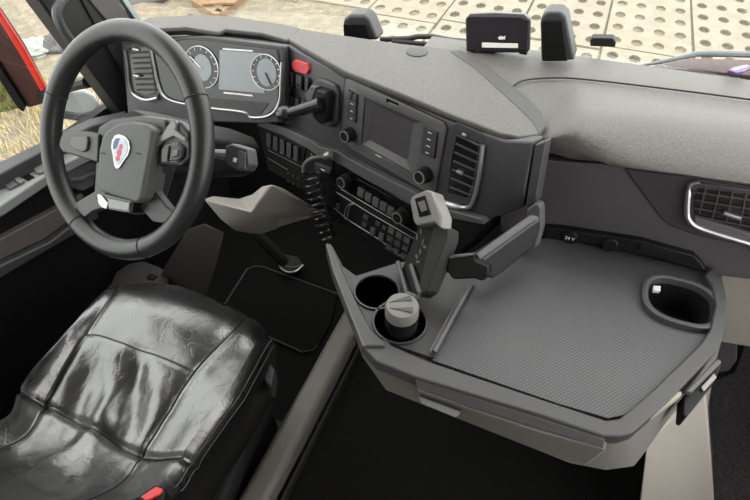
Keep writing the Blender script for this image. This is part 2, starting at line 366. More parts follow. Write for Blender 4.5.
for (gx, gy), R_, face in (((203, 67), .056, 1), ((267.5, 72), .046, 0)):
    c = PC.at(gx, gy); ring = lambda r, d: [PC.fr(c, r * math.cos(2 * math.pi * k / 40), r * math.sin(2 * math.pi * k / 40), d) for k in range(40)]
    g = MB().tube(ring(R_, .008), .0016, 6, closed=True).build('dial_ring', SIL, cl)
    MB().prism(ring(R_ * .97, .0068), -PC.n * .001).build('dial_face', GLOSS, cl)
    MB().prism([PC.fr(c, .030 * math.cos(t) + (.004 if face else .002), .036 * math.sin(t), .0085) for t in [2 * math.pi * k / 24 for k in range(24)]], -PC.n * .001).build('dial_centre', DISP, cl)
    for k in range(13):
        a = math.radians(130 + 280 * k / 12); a2 = R_ * .80; a3 = R_ * .93
        MB().tube([PC.fr(c, a2 * math.cos(a), a2 * math.sin(a), .0078), PC.fr(c, a3 * math.cos(a), a3 * math.sin(a), .0078)], .0009, 4).build('dial_tick', WHT, cl)
    a = math.radians(215 if face else 60)
    MB().tube([PC.fr(c, 0, 0, .011), PC.fr(c, R_ * .75 * math.cos(a), R_ * .75 * math.sin(a), .011)], .0016, 5).build('needle', WHT if face else RUB, cl)
MB().tube(smooth_px([PC.off(.008).at(*p) for p in ((150, 47), (154, 66), (158, 84), (163, 95), (176, 102), (210, 108), (243, 112), (250, 117), (264, 117), (274, 112), (280, 100), (281, 80), (282, 62))], 4), .0042, 8).build('cluster_trim', SIL, cl)

# ------------------------------------------------------------------ hazard and switch block, parking brake
sw = thing('hazard_switch_block', 'red hazard warning switch above small black switches right of the instrument cluster', 'switches', PF.at(303, 90))
hz = panel('hazard_button', PF, [(294, 62), (297, 59), (309, 63), (311, 69), (308, 74), (297, 71), (294, 67)], .012, RED, sw, .002, lift=.008)
c = PF.off(.0088).at(302.5, 66.5); tri = [PF.fr(c, .006 * math.sin(a), -.006 * math.cos(a)) for a in (0, 2.094, 4.189)]
MB().tube(tri, .0008, 5, closed=True).build('warning_triangle', mat('pale_pink_print', 'eea8a8', .5), hz)
panel('switch_surround', PF, [(291, 71), (311, 78), (313, 82), (308, 92), (291, 86)], .01, GLOSS, sw, .001, lift=.003)
for px in ((293.5, 79), (301, 81.5), (309, 84)): rbox('rocker_switch', PF, px, .012 if px[0] < 296 or px[0] > 305 else .022, .036, .008, DRK, sw, .002, lift=.006)
rbox('indicator', PF, (301, 84), .01, .008, .003, GLOSS, sw, .001, lift=.0105)
for px in ((293, 100), (299, 102.5), (305, 105)): rbox('rocker_switch', PF, px, .016, .026, .008, DRK, sw, .002, lift=.006)

pb = thing('parking_brake_lever', 'black parking brake lever with glossy knob on an upright housing', 'lever', PF.at(325, 124))
panel('housing', PF, [(312, 86), (318, 78), (325, 78), (338, 84), (341, 92), (339, 122), (333, 127), (320, 122), (312, 110)], .03, FASC, pb, .006, lift=.012)
panel('housing_front', PF, [(327, 86), (337, 89), (338, 98), (335, 120), (330, 121), (323, 114), (322, 98)], .04, BLK, pb, .006, lift=.04)
panel('pivot_cover', PF, [(313, 92), (319, 83), (325, 85), (321, 95), (320, 108), (314, 104)], .03, MID, pb, .004, lift=.03)
LEV = mat('lever_gloss', '202123', .25)
p0 = PF.off(.05).at(320, 104); p1 = PF.off(.075).at(300, 110); p2 = PF.off(.09).at(289, 113)
MB().tube([p0, p1, p2], [.017, .015, .013], 12).build('lever_arm', LEV, pb)
ax = (PF.off(.095).at(279, 115) - p2).normalized()
MB().lathe(p2, ax, [(.013, -.004), (.019, .002), (.022, .012), (.021, .026), (.016, .032), (0, .033)], 18).build('lever_knob', LEV, pb)

# ------------------------------------------------------------------ infotainment unit
inf = thing('infotainment_unit', 'grey infotainment unit with blank screen, side keys and two rotary knobs', 'car radio', PF.at(390, 180))
IFP = [(346, 79), (350, 78), (444, 122), (447, 128), (441, 160), (436, 190), (430, 194), (352, 149), (342, 140), (341, 133), (344, 105)]
mx_ = sum(p_[0] for p_ in IFP) / len(IFP); my_ = sum(p_[1] for p_ in IFP) / len(IFP)
panel('gap_shade', PF, [(mx_ + (x - mx_) * 1.03, my_ + (y - my_) * 1.04) for x, y in IFP], .01, RUB, inf, .001, lift=.0012)  # black sheet paints the shade in the gap around the unit
fp = panel('front_panel', PF, IFP, .02, MID, inf, .003, lift=.005)
rec = [(366, 97), (423, 122), (421, 150), (417, 168), (411, 172), (362, 144)]
scr = [(374.5, 104.5), (413, 123), (410.5, 140), (408, 157), (406, 159.5), (370, 140)]
ct = MB().prism([p_ + PF.n * .03 for p_ in PF.pts(rec)], -PF.n * .045); cut(fp, ct); cut(cfa, ct)
ct = MB().prism([p_ + PF.n * .03 for p_ in PF.pts(rec)], -PF.n * .045); cut(bpy.data.objects['gap_shade'], ct)
MB().loft([PF.off(.0045).pts(rec), PF.off(-.007).pts(scr)], cap=False).build('screen_surround', MID, inf, ang=20)
SCR = mat('blank_screen', '4a484b', .2, spec=.6)
MB().prism(PF.off(-.0065).pts(scr), -PF.n * .003).build('screen', SCR, inf)
panel('card_slot', PF, [(388, 97.5), (400, 103), (400, 107), (388, 101.5)], .004, GLOSS, inf, .0005, lift=.0062)
panel('slot_flap', PF, [(390, 101), (400, 105), (400, 107), (390, 103)], .004, LGR, inf, .0005, lift=.0066)
for a, b_ in (((350, 92), (353.5, 116)), ((430, 130), (427, 152))):
    panel('key_strip', PF, ([(350, 88), (360, 94), (358, 123), (349, 117)] if a[0] < 400 else [(427, 125), (440, 131), (437, 158), (423, 151)]), .006, GLOSS, inf, .001, lift=.0058)
for k in range(4):
    f = k / 3
    if k == 0:
        for dx in (-2, 2.4): rbox('key', PF, (354.7 + dx, 95.5 + dx * .5), .012, .017, .006, DRK, inf, .001, lift=.008, rot=.0)
    else: rbox('key', PF, (354.9 - 1 * f, 95.5 + 21 * f), .027, .0165, .006, DRK, inf, .001, lift=.008)
    rbox('key', PF, (432.6 - 2.5 * f, 131.5 + 20 * f), .036, .0165, .006, DRK, inf, .001, lift=.008)
    rbox('key_print', PF, (432.6 - 2.5 * f, 131.5 + 20 * f), .010, .0018, .001, WHT, inf, 0, lift=.0113)
    if k: rbox('key_print', PF, (355.2 - f, 95.5 + 22 * f), .007, .0018, .001, WHT, inf, 0, lift=.0113)
MB().tube([PF.off(.006).at(375.5, 154.5), PF.off(.006).at(381, 157.3)], .0012, 5).build('brand_print', WHT, inf)
MB().tube([PF.off(.006).at(382, 157.8), PF.off(.006).at(394, 164)], .0008, 5).build('brand_print', LGR, inf)
KR = mat('knob_ring_grey', '8a8a8c', .35, .5)
knob('rotary_knob', PF.off(.005), (351, 134), .018, .026, BLK, inf, KR)
knob('rotary_knob', PF.off(.005), (426, 174), .019, .028, BLK, inf, KR)

# ------------------------------------------------------------------ climate panel and lower controls
cp = thing('climate_control_panel', 'black climate panel with two round knobs and a row of keys under the ledge', 'control panel', PL.at(380, 232))
panel('climate_face', PL, [(337, 162), (341, 163), (419, 208), (417, 234), (341, 189), (335, 184)], .01, GLOSS, cp, .002, lift=.004)
MB().tube([PL.off(.006).at(341, 163), PL.off(.006).at(419, 208)], .0013, 6).build('edge_highlight', KR, cp)  # pale lines paint the highlights along the edges of the face
MB().tube([PL.off(.006).at(341, 189), PL.off(.006).at(417, 234)], .0013, 6).build('edge_highlight', KR, cp)
knob('rotary_knob', PL.off(.005), (347, 180), .0175, .024, BLK, cp, SIL)
knob('rotary_knob', PL.off(.005), (403.5, 214.5), .0185, .026, BLK, cp, SIL)
for k in range(5):
    rbox('key', PL, (362.5 + 7.4 * k, 192 + 4.6 * k), .021, .025, .006, MID, cp, .001, lift=.006)
    rbox('key_print', PL, (362.5 + 7.4 * k, 192.5 + 4.6 * k), .006, .006, .001, MID, cp, .0002, lift=.0093)
rbox('display_strip', PL, (375, 189), .12, .012, .002, GLOSS, cp, .0005, lift=.005)

lp = thing('lower_switch_panel', 'black lower panel with chrome pull and a grid of small keys', 'control panel', PL.at(380, 258))
panel('panel_face', PL, [(334, 191), (340, 192), (417, 236), (416, 262), (408, 262), (345, 221), (333, 207)], .01, BLK, lp, .002, lift=.004)
MB().tube(smooth_px([PL.off(.007).at(*p) for p in ((336, 192), (352, 202), (368, 212), (392, 226), (416, 240))], 3), .0013, 6).build('edge_highlight', KR, lp)  # edge highlights painted as pale thin tubes
MB().tube(smooth_px([PL.off(.007).at(*p) for p in ((334, 208), (350, 221), (380, 240), (408, 262))], 3), .0016, 6).build('edge_highlight', KR, lp)
rbox('key', PL, (340, 206), .014, .018, .008, FASC, lp, .001, lift=.006)
MB().tube(smooth_px([PL.off(.016).at(*p) for p in ((354, 204), (350, 206), (348, 213), (346.5, 219), (344.5, 216), (346, 209), (349, 204.5))], 4, True), .0022, 8, closed=True).build('chrome_pull', SIL, lp)
for px in ((367.5, 216.5), (366, 224)): rbox('key', PL, px, .016, .014, .006, FASC, lp, .001, lift=.006)
for px in ((374.5, 231), (383, 236)): rbox('key', PL, px, .016, .024, .007, MID, lp, .001, lift=.007)
for px in ((379.5, 222.5), (386, 227)): rbox('key', PL, px, .014, .012, .006, FASC, lp, .001, lift=.006)
for r in range(3):
    for c_ in range(3):
        rbox('key', PL, (393 + 7.6 * c_ - 1.3 * r, 230 + 4.5 * c_ + 8.2 * r), .0205, .0175, .006, FASC if r else MID, lp, .001, lift=.006)
        rbox('key_print', PL, (393 + 7.6 * c_ - 1.3 * r, 230 + 4.5 * c_ + 8.2 * r), .005, .003, .001, LGR, lp, 0, lift=.0093)

# ------------------------------------------------------------------ blank switch bank and cigarette socket
sb = thing('blank_switch_bank', 'row of five black blank switches left of the coiled cable', 'switches', PL.at(285, 165))
panel('bank_frame', PL, [(266, 130), (271, 130), (307, 147), (304, 163), (270, 148), (266, 141)], .012, BLK, sb, .002, lift=.004)
for k in range(5): rbox('blank_switch', PL, (272 + 6.7 * k, 139 + 3.4 * k), .0195, .046, .012, DRK, sb, .0015, lift=.008)
rbox('indicator', PL, (284.5, 151.5), .006, .006, .003, LGR, sb, .001, lift=.014)
for ya, yb, xa, xb in ((150, 168, 268, 304), (158, 170, 268, 288)): MB().tube([PL.off(.004).at(xa, ya), PL.off(.004).at(xb, yb)], .001, 5).build('parting_line', LGR, sb)
for k in range(3):
    for r in range(2): rbox('small_port', PL, (289 + 5 * k, 173 + 2.4 * k + 8 * r), .005, .005, .002, MID, sb, .0005, lift=.004)
so = thing('power_socket', 'square power socket with a silver plug and charging cable', 'socket', PL.at(325, 170))
panel('socket_bezel', PL, [(312, 148), (316, 146), (334, 155), (335, 172), (331, 178), (313, 168)], .02, BLK, so, .002, lift=.006)
panel('socket_flap', PL, [(319, 161), (334, 167), (333, 173), (318, 167)], .02, DRK, so, .002, lift=.016)
for px in ((315, 149), (313.5, 154)): rbox('terminal', PL, px, .007, .007, .003, MID, so, .001, lift=.007)
rbox('socket_print', PL, (327, 168), .014, .003, .001, WHT, so, 0, lift=.017)
# coiled cable, its own thing
cb = thing('coiled_cable', 'black coiled charging cable hanging from the power socket', 'cable', PL.at(326, 236))
pq = PL.off(.03).at(328, 155)
ax = (PL.off(.03).at(321, 158) - pq).normalized()
MB().lathe(pq, ax, [(.008, -.012), (.011, -.004), (.011, .014), (.007, .02), (.006, .024), (0, .0245)], 14).build('plug', mat('plug_metal', '9a9894', .3, .7), cb)
CAB = mat('cable_gloss', '1c1c1e', .22)
a0 = PL.off(.045).at(312, 172); a1 = PL.off(.05).at(328, 238); axn = (a1 - a0).normalized(); u = axn.orthogonal().normalized(); w_ = axn.cross(u)
lead = smooth_px([pq + ax * .02, PL.off(.05).at(312, 158), PL.off(.055).at(304.5, 164), PL.off(.05).at(303, 172)], 6)
MB().tube(lead, .0045, 8).build('cable_lead', mat('cable_lead_grey', '6d6c6a', .4), cb)
hel = []; turns = 10
for k in range(turns * 16 + 1):
    t = k / (turns * 16); rr = .026 * (1 - .2 * t); a = 2 * math.pi * turns * t
    mid = a0.lerp(a1, t) + PL.e1 * (.010 * math.sin(math.pi * t) * -1)
    hel.append(mid + (u * math.cos(a) + w_ * math.sin(a)) * rr)
MB().tube(hel, .0042, 7).build('cable_coil', CAB, cb)

# ------------------------------------------------------------------ passenger table with cup holders
tb = thing('passenger_table', 'grey passenger side table with textured black mat, cup holders and drawer', 'table', V((.3, .05, .22)))
ZR = Z(.80); ZM = Z(.783)
out_px = [(325, 243), (330, 243), (338, 262), (356, 285), (380, 268), (430, 262), (545, 230), (600, 238), (712, 266), (722, 278), (727, 300), (723, 335), (716, 350), (665, 405), (634, 432), (622, 436), (604, 436), (540, 415), (415, 377), (376, 360), (362, 344), (345, 300), (332, 268)]
body_top = [(326, 246), (332, 246), (350, 285), (372, 305), (440, 290), (545, 240), (708, 270), (722, 280), (726, 300), (722, 338), (664, 408), (634, 435), (622, 439), (604, 439), (540, 418), (415, 380), (376, 363), (361, 346), (345, 303), (332, 272)]
body_bot = [(340, 262), (342, 264), (352, 295), (374, 310), (440, 296), (545, 250), (700, 280), (712, 290), (720, 312), (717, 358), (668, 420), (645, 452), (634, 466), (606, 470), (570, 463), (424, 405), (386, 390), (362, 356), (350, 312), (338, 280)]
tbody = MB().loft([Z(.774).pts(body_top), Z(.70).pts(body_bot)]).build('body', LGR, tb)
# mat surface
mm = bpy.data.materials.new('woven_mat'); mm.use_nodes = True; nt = mm.node_tree; b = nt.nodes['Principled BSDF']; MATS['woven_mat'] = mm
tc = nt.nodes.new('ShaderNodeTexCoord'); mp = nt.nodes.new('ShaderNodeMapping'); mp.inputs['Rotation'].default_value = (0, 0, math.radians(40))
nt.links.new(tc.outputs['Object'], mp.inputs['Vector'])
vo = nt.nodes.new('ShaderNodeTexVoronoi'); vo.inputs['Scale'].default_value = 190; vo.inputs['Randomness'].default_value = 0; vo.distance = 'CHEBYCHEV'; vo.voronoi_dimensions = '2D'
nt.links.new(mp.outputs[0], vo.inputs['Vector'])
rp = nt.nodes.new('ShaderNodeValToRGB'); rp.color_ramp.elements[0].position = .25; rp.color_ramp.elements[1].position = .5
rp.color_ramp.elements[0].color = rgb('47464a'); rp.color_ramp.elements[1].color = rgb('1d1d1f')
nt.links.new(vo.outputs['Distance'], rp.inputs[0]); nt.links.new(rp.outputs[0], b.inputs['Base Color'])
bu = nt.nodes.new('ShaderNodeBump'); bu.inputs['Strength'].default_value = .5; bu.inputs['Distance'].default_value = .002; bu.invert = True
nt.links.new(vo.outputs['Distance'], bu.inputs['Height']); nt.links.new(bu.outputs[0], b.inputs['Normal'])
b.inputs['Roughness'].default_value = .36
mat_px = [(432, 360), (446, 330), (470, 284), (480, 262), (545, 238), (600, 244), (706, 272), (714, 285), (716, 325), (705, 342), (640, 402), (624, 415), (608, 418), (560, 404)]
tmat = panel('table_mat', ZM, mat_px, .015, mm, tb, 0)
# raised rim: near and right
def ring_strip(name, zt, outer, inner, h, mt, bev=.004):
    top = zt.pts(outer) + zt.pts(inner[::-1]); return MB().prism(top, V((0, 0, -h))).build(name, mt, tb, bev)
RIM = mat('rim_plastic', '3d3c3e', .5, grain=.3)
ring_strip('rim', ZR, [(362, 346), (376, 361), (415, 377), (540, 415), (604, 436), (622, 436), (634, 432), (665, 405), (716, 352), (724, 335), (728, 300), (723, 278), (713, 266)],
           [(385, 338), (392, 345), (428, 361), (542, 399), (606, 420), (620, 418), (632, 408), (655, 388), (700, 344), (710, 330), (716, 305), (712, 285), (705, 275)], .03, RIM)
ring_strip('side_rim', Z(.806), [(325, 243), (332, 270), (345, 303), (362, 346), (385, 346)], [(331, 243), (342, 268), (356, 300), (372, 330), (386, 342)], .035, RIM, .004)
ring_strip('rim_edge', Z(.808), [(325.5, 243), (332.5, 270), (345.5, 303), (362.5, 346)], [(327.5, 243), (335, 270), (348.5, 303), (366, 346)], .012, MID, .002)
# cup console
CUPS = mat('console_plastic', '333233', .5, grain=.2)
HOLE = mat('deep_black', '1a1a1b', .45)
ZC = Z(.786)
def circ_px(cx, cy, r, z, n=28, ex=1.0, rot=0):
    c = Z(z).at(cx, cy); return [c + V((r * ex * math.cos(2 * math.pi * k / n), r * math.sin(2 * math.pi * k / n), 0)) for k in range(n)]
cons = [(337, 262), (356, 276), (400, 262), (470, 262), (474, 282), (452, 322), (434, 358), (392, 344), (372, 332), (356, 300)]
tcon = panel('cup_console', ZC, cons, .02, CUPS, tb, 0)
for (cx, cy), r in (((377, 292), .044), ((400, 322), .05)):
    c = ZC.at(cx, cy)
    ct = MB().lathe(c, (0, 0, 1), [(r, -.2), (r, .05)], 28)
    cut(tbody, ct); cut(tcon, ct)
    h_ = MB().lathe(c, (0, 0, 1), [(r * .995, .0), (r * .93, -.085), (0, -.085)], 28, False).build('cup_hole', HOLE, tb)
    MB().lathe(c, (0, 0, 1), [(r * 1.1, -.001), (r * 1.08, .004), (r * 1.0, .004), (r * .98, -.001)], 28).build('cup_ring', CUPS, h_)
MB().tube([ZC.off(.01).at(474, 278), ZC.off(.01).at(455, 312), ZC.off(.008).at(434, 352)], (.005), 8).build('divider_trim', MID, tb)
MB().tube([ZC.off(.01).at(468, 284), ZC.off(.01).at(448, 318), ZC.off(.008).at(430, 352)], (.002), 8).build('divider_trim', LGR, tb)
# right cup holder
c = ZM.at(679, 304)
sq = lambda sx, sy, z: [c + V((sx * (abs(math.cos(a)) ** .75) * (1 if math.cos(a) > 0 else -1), sy * (abs(math.sin(a)) ** .75) * (1 if math.sin(a) > 0 else -1), z)) for a in [2 * math.pi * k / 32 for k in range(32)]]
MB().loft([sq(.075, .066, -.002), sq(.073, .064, .012), sq(.068, .059, .014), sq(.062, .054, .012), sq(.06, .052, -.002)], cap=False).build('cup_bezel', RIM, tb)
ct = MB().prism(sq(.062, .054, -.2), V((0, 0, .25))); cut(tbody, ct); cut(tmat, ct)
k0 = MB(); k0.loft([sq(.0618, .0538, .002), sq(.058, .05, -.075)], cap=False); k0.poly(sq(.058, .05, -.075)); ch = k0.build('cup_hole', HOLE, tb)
MB().box(c + V((-.045, .018, .006)), V((.006, 0, .002)), V((0, .007, 0)), V((0, 0, .004))).build('spring_clip', WHT, ch, .001)
# rear lip with sockets
lipP = Pl((.4, .312, .8), (0, -math.cos(.15), math.sin(.15)))
lip = panel('rear_lip', lipP, [(545, 228), (560, 229), (640, 241), (694, 256), (702, 264), (706, 271), (600, 245), (545, 239)], .03, BLK, tb, .003, lift=.0)
for px in ((570, 240), (610, 247)):
    q = lipP.at(px[0], px[1] - 3); so_ = MB().lathe(q, lipP.n, [(.016, -.002), (.016, .004), (.014, .006), (0, .006)], 20).build('socket_cap', BLK, lip)
    if px[0] == 570: text('cap_print', '24 V', lipP, q + lipP.n * .006, .011, WHT, lip)
rbox('blank_cover', lipP, (655, 250), .062, .016, .006, BLK, lip, .002, lift=.001, rot=0)
# drawer
PD = Pl(ZR.off(-.006).at(500, 409), (0, -1, .25), (1, 0, -.0))
dr_t = [(415, 379), (470, 397), (540, 419), (604, 440)]
dr_m = [(604, 449), (540, 430), (470, 408), (416, 388)]
MB().prism(Z(.794).pts(dr_t) + Z(.782).pts(dr_m), V((0, .02, 0))).build('drawer_lip', RIM, tb, .002)
dr = MB().loft([Z(.780).pts([(417, 390), (470, 409), (540, 432), (606, 450), (607, 440), (420, 380)]), Z(.712).pts([(424, 406), (480, 427), (540, 450), (585, 466), (607, 452), (424, 390)])]).build('drawer_front', LGR, tb, .004)
MB().prism(Z(.772).pts([(418, 396), (461, 412), (460, 415), (455, 418), (421, 404)]), V((0, .012, -.012))).build('drawer_handle', MID, dr, .003)
# right edge strap and latch
la = MB().prism([p for p in Z(.775).pts([(684, 395), (716, 362), (721, 356), (722, 366), (712, 386), (687, 417), (683, 415)])], V((.0, .0, -.035))).build('latch', BLK, tb, .004)
MB().prism(Z(.790).pts([(686, 391), (718, 358), (722, 362), (692, 392)]), V((0, 0, -.012))).build('latch_bar', MID, la, .002)
MB().prism(Z(.780).pts([(701, 387), (714, 373), (717, 377), (704, 391)]), V((0, 0, -.008))).build('latch_tongue', BEI, la, .001)
MB().prism(Z(.796).pts([(640, 421), (678, 391), (682, 391), (682, 395), (650, 418), (640, 425)]), V((0, 0, -.02))).build('side_strap', mat('pale_strap', '8f8b80', .6), tb, .002)
# pedestal
MB().loft([Z(.70).pts([(646, 446), (704, 388), (716, 362), (670, 380)]), Z(.223).pts([(634, 548), (716, 530), (708, 405), (660, 420)])]).build('pedestal', BEI, tb, .006)

# ------------------------------------------------------------------ bottle in the cup holder
bo = thing('travel_mug', 'black travel mug with grey ribbed lid in the cup holder', 'mug', ZC.at(400, 322))
c = ZC.at(401, 327); c.z = .79
MB().lathe(c, (0, 0, 1), [(.033, -.07), (.033, .02), (.031, .035)], 24).build('mug_body', GLOSS, bo)
lid = MB().lathe(c, (0, 0, 1), [(.030, .035), (.0315, .037), (.0315, .056), (.029, .062), (0, .064)], 24).build('mug_lid', LGR, bo)
for a, c0 in ((.25, -.011), (.6, .011)): 
    d = V((math.cos(a), math.sin(a), 0)); e_ = V((-math.sin(a), math.cos(a), 0)); cc = c; c = cc + e_ * c0
    MB().prism([c + V((0, 0, .0625)) - d * .022, c + V((0, 0, .0645)) + d * .02 + e_ * .006, c + V((0, 0, .0645)) + d * .02 - e_ * .006], V((0, 0, .001))).build('lid_rib', DRK, lid, .0003); c = cc

# ------------------------------------------------------------------ tunnel edge beam, floor mats
bm_px = [(329, 330), (355, 330), (263, 500), (234, 500)]
p = Z(.30).pts([(360, 270), (384, 275), (250, 525), (220, 522)])
bmo = MB().prism([V((-.285, .45, .30)), V((-.215, .45, .30)), V((-.215, -.9, .30)), V((-.285, -.9, .30))], V((0, 0, -.30))).build('trim_1', BEAM, None, .02, 3)
tag(bmo, 'taupe step trim along the edge of the engine tunnel', kind='structure')
tr2 = MB().prism([V((-.205, .45, .25)), V((-.195, .45, .25)), V((-.195, -.9, .25)), V((-.205, -.9, .25))], V((0, 0, -.04))).build('trim_2', RUB, None, .003); tag(tr2, 'thin black rubber strip beside the taupe step trim', kind='structure')
fm = thing('floor_mat', 'black floor mat with stitched border in the driver footwell', 'floor mat', Z(.0).at(290, 310))
mpx = [(221, 310), (247, 269), (256, 266), (264, 267), (338, 294), (330, 325), (318, 345), (302, 352), (258, 332)]
panel('mat_body', Z(.012), mpx, .011, CARPET, fm, .004)
MB().tube(Z(.014).pts([(221, 310), (247, 269), (256, 266), (264, 267), (338, 294)]), .003, 6).build('mat_border', DRK, fm)
MB().tube(Z(.014).pts([(318, 345), (312, 350), (302, 352), (258, 332)]), .003, 6).build('mat_border', DRK, fm)
fm2 = thing('floor_mat', 'charcoal carpet mat at the passenger footwell on the right', 'floor mat', Z(.22).at(730, 430))
panel('mat_body', Z(.235), [(706, 384), (735, 372), (745, 345), (760, 345), (860, 520), (712, 520)], .014, CARP2, fm2, .004)
MB().tube(Z(.237).pts([(707, 386), (711, 450), (713, 515)]), .003, 6).build('mat_border', DRK, fm2)

# passenger side lower trim
pt = thing('side_trim_panel', 'pale grey moulded trim panel right of the cup holder', 'trim panel', V((.75, .45, .3)))
PY = Y(.40)
MB().prism(PY.pts([(720, 270)]) + [V((1.19, .40, .80)), V((1.19, .40, .60))] + PY.pts([(716, 342)]), V((0, .03, 0))).build('upper_trim', BEI, pt, .006)
panel('lower_trim', Y(.43), [(680, 330), (738, 338), (737, 362), (730, 372), (700, 376), (680, 372)], .04, MID, pt, .008)

# ------------------------------------------------------------------ phone mount
ph = thing('tablet_holder', 'black tablet holder with grey clamp on a jointed arm beside the cup holders', 'holder', V((.13, .17, .83)))
# arm base bolted to the tower end, arm, joint, plate
a_b = PF.off(-.01).at(537, 208)
base = panel('arm_base', PF, [(530, 207), (540, 199), (545, 203), (545, 225), (540, 244), (533, 246), (531, 220)], .025, MID, ph, .006, lift=.02)
q1, q2, q3 = Z(.835).at(490, 276), Z(.85).at(534, 247), PF.off(.045).at(537, 214)
apn = (q2 - q1).cross(q3 - q1); apn = apn if apn.dot(CAM - q1) > 0 else -apn
AP = Pl(q1, apn, (q2 - q1))
panel('arm_lower', AP, [(478, 258), (537, 219), (541, 222), (538, 236), (534, 247), (504, 272), (494, 279), (484, 276)], .03, BLK, ph, .005)
panel('arm_cover', AP, [(474, 256), (531, 215), (537, 216), (538, 221), (484, 260), (478, 261)], .012, MID, ph, .004, lift=.006)
panel('arm_rib', AP, [(480, 257.5), (534, 219), (535, 221), (481, 260)], .01, DRK, ph, .001, lift=.009)
JP = Pl(Z(.875).at(474, 279), (-.1, -.8, .5), (1, -.2, .2))
panel('joint_block', JP, [(448, 257), (474, 255), (476, 261), (489, 266), (489, 276), (482, 282), (474, 279), (452, 280), (446, 270)], .03, BLK, ph, .006)
panel('joint_cap', JP, [(449, 256), (474, 253.5), (474, 255.5), (450, 258.5)], .02, MID, ph, .002, lift=.003)
MB().tube([JP.off(-.03).at(436, 264), JP.off(-.02).at(446, 265), JP.off(-.015).at(460, 268)], .014, 10).build('pivot', MID, ph)
# cradle: plate seen edge-on
q0 = Z(.812).at(415, 296)
HP = Pl(q0, (-.70, -.50, .5), (.4, -.6, .0))
panel('plate', HP, [(421, 220), (449, 228), (448, 240), (428, 290), (421, 297), (410, 293), (401, 270)], .022, BLK, ph, .004)
panel('plate_edge', HP, [(436, 222), (449, 229), (448, 240), (428, 291), (420, 297), (418, 294)], .03, RUB, ph, .003, lift=.004)
cl_ = panel('top_clamp', HP, [(417, 203), (420, 198), (434, 192), (440, 194), (449, 218), (448, 231), (442, 225), (424, 228), (421, 224)], .03, mat('clamp_grey', '6c6a67', .4), ph, .005, lift=.02)
panel('clamp_window', HP, [(423, 201), (434, 198), (440, 217), (428, 220)], .006, GLOSS, cl_, .001, lift=.0215)
panel('clamp_pad', HP, [(426, 205), (433, 203), (436, 213), (430, 215)], .004, MID, cl_, .001, lift=.0225)
lc = MB().tube([HP.off(.006).at(*p_) for p_ in ((398, 262), (407, 293), (417, 297), (420, 293), (411, 265))], .005, 8).build('bottom_clamp', MID, ph)
for k in range(7): rbox('embossed_mark', HP, (422 + random.uniform(-5, 5), 232 + 5 * k), .012, .005, .002, MID, ph, .0005, lift=.001, rot=random.uniform(-1, 1))

# ------------------------------------------------------------------ steering wheel
wc = V((-.574, -.02, 1.037)); wa, wb = math.radians(55.9), math.radians(-9.8)
wn = V((math.sin(wb) * math.sin(wa), -math.cos(wb) * math.sin(wa), math.cos(wa))); wu = V((math.cos(wb), math.sin(wb), 0))
PW = Pl(wc, wn, wu)
sw_ = thing('steering_wheel', 'black leather steering wheel with crest badge and four spokes', 'steering wheel', wc - wn * .1)
RW, rw = .205, .0205
wp = lambda a, r=RW, d=0: PW.fr(wc, r * math.cos(a), r * math.sin(a), d)
MB().tube([wp(2 * math.pi * k / 72) for k in range(72)], rw, 16, closed=True, flat=wn).build('rim', LEATH, sw_)
def ang(px): 
    q = PW.at(*px) - wc; return math.atan2(q.dot(PW.e2), q.dot(PW.e1))
for px in ((54, 92), (196, 99), (79, 224), (143, 236)):
    a = ang(px); c = wp(a); d = (wp(a, RW + 1) - wp(a, RW)).normalized()
    MB().tube([c + (d * math.cos(t) + wn * math.sin(t)) * rw for t in [2 * math.pi * k / 20 for k in range(20)]], .0013, 6, closed=True).build('rim_seam', RUB, sw_)
HUBM = mat('airbag_cover', '4b4d4d', .55, grain=.3, gscale=500)
SPK = mat('spoke_plastic', '2e2f31', .45, grain=.15)
hub = panel('airbag_cover', PW.off(.035), [(98, 150), (101, 138), (106, 130), (116, 123), (130, 121), (145, 124), (153, 130), (151, 148), (146, 175), (141, 200), (136, 204), (99, 192), (96, 185)], .05, HUBM, sw_, .008)
panel('hub_shell', PW.off(.01), [(96, 126), (110, 118), (140, 115), (166, 118), (170, 135), (160, 165), (148, 205), (135, 216), (98, 208), (92, 195), (95, 150)], .045, SPK, sw_, .01)
sl = panel('spoke', PW.off(.016), [(58, 146), (60, 136), (66, 131), (84, 131), (99, 134), (98, 163), (88, 160), (72, 155), (62, 152)], .022, SPK, sw_, .005)
panel('button_pad', PW.off(.018), [(72, 137), (88, 136), (89, 141), (88, 150), (84, 152), (76, 150), (71, 145)], .01, MID, sl, .003, lift=.003)
sr = panel('spoke', PW.off(.016), [(148, 140), (160, 132), (172, 119), (180, 122), (189, 134), (190, 146), (190, 158), (180, 166), (160, 165), (148, 168)], .022, SPK, sw_, .005)
kp = panel('button_pad', PW.off(.018), [(161, 150), (166, 144), (178, 142), (185, 147), (183, 159), (178, 163), (162, 163)], .01, GLOSS, sr, .002, lift=.002)
panel('button', PW.off(.021), [(163, 150), (167, 146), (170, 146), (168, 162), (163, 161)], .008, MID, sr, .001, lift=.003)
panel('button', PW.off(.021), [(172, 146), (178, 144), (183, 148), (182, 158), (177, 161), (170, 161)], .008, DRK, sr, .002, lift=.003)
panel('button', PW.off(.024), [(174, 150), (179, 149), (178, 156), (173, 157)], .006, LGR, sr, .001, lift=.003)
panel('gloss_trim', PW.off(.02), [(150, 142), (163, 134), (174, 119), (177, 124), (176, 130), (186, 138), (186, 142), (174, 136), (162, 142), (152, 152)], .01, mat('gloss_grey', '6e7072', .2), sr, .002, lift=.002)
panel('spoke', PW.off(.008), [(74, 203), (86, 196), (99, 188), (103, 208), (92, 212), (84, 218), (78, 212)], .02, SPK, sw_, .004)
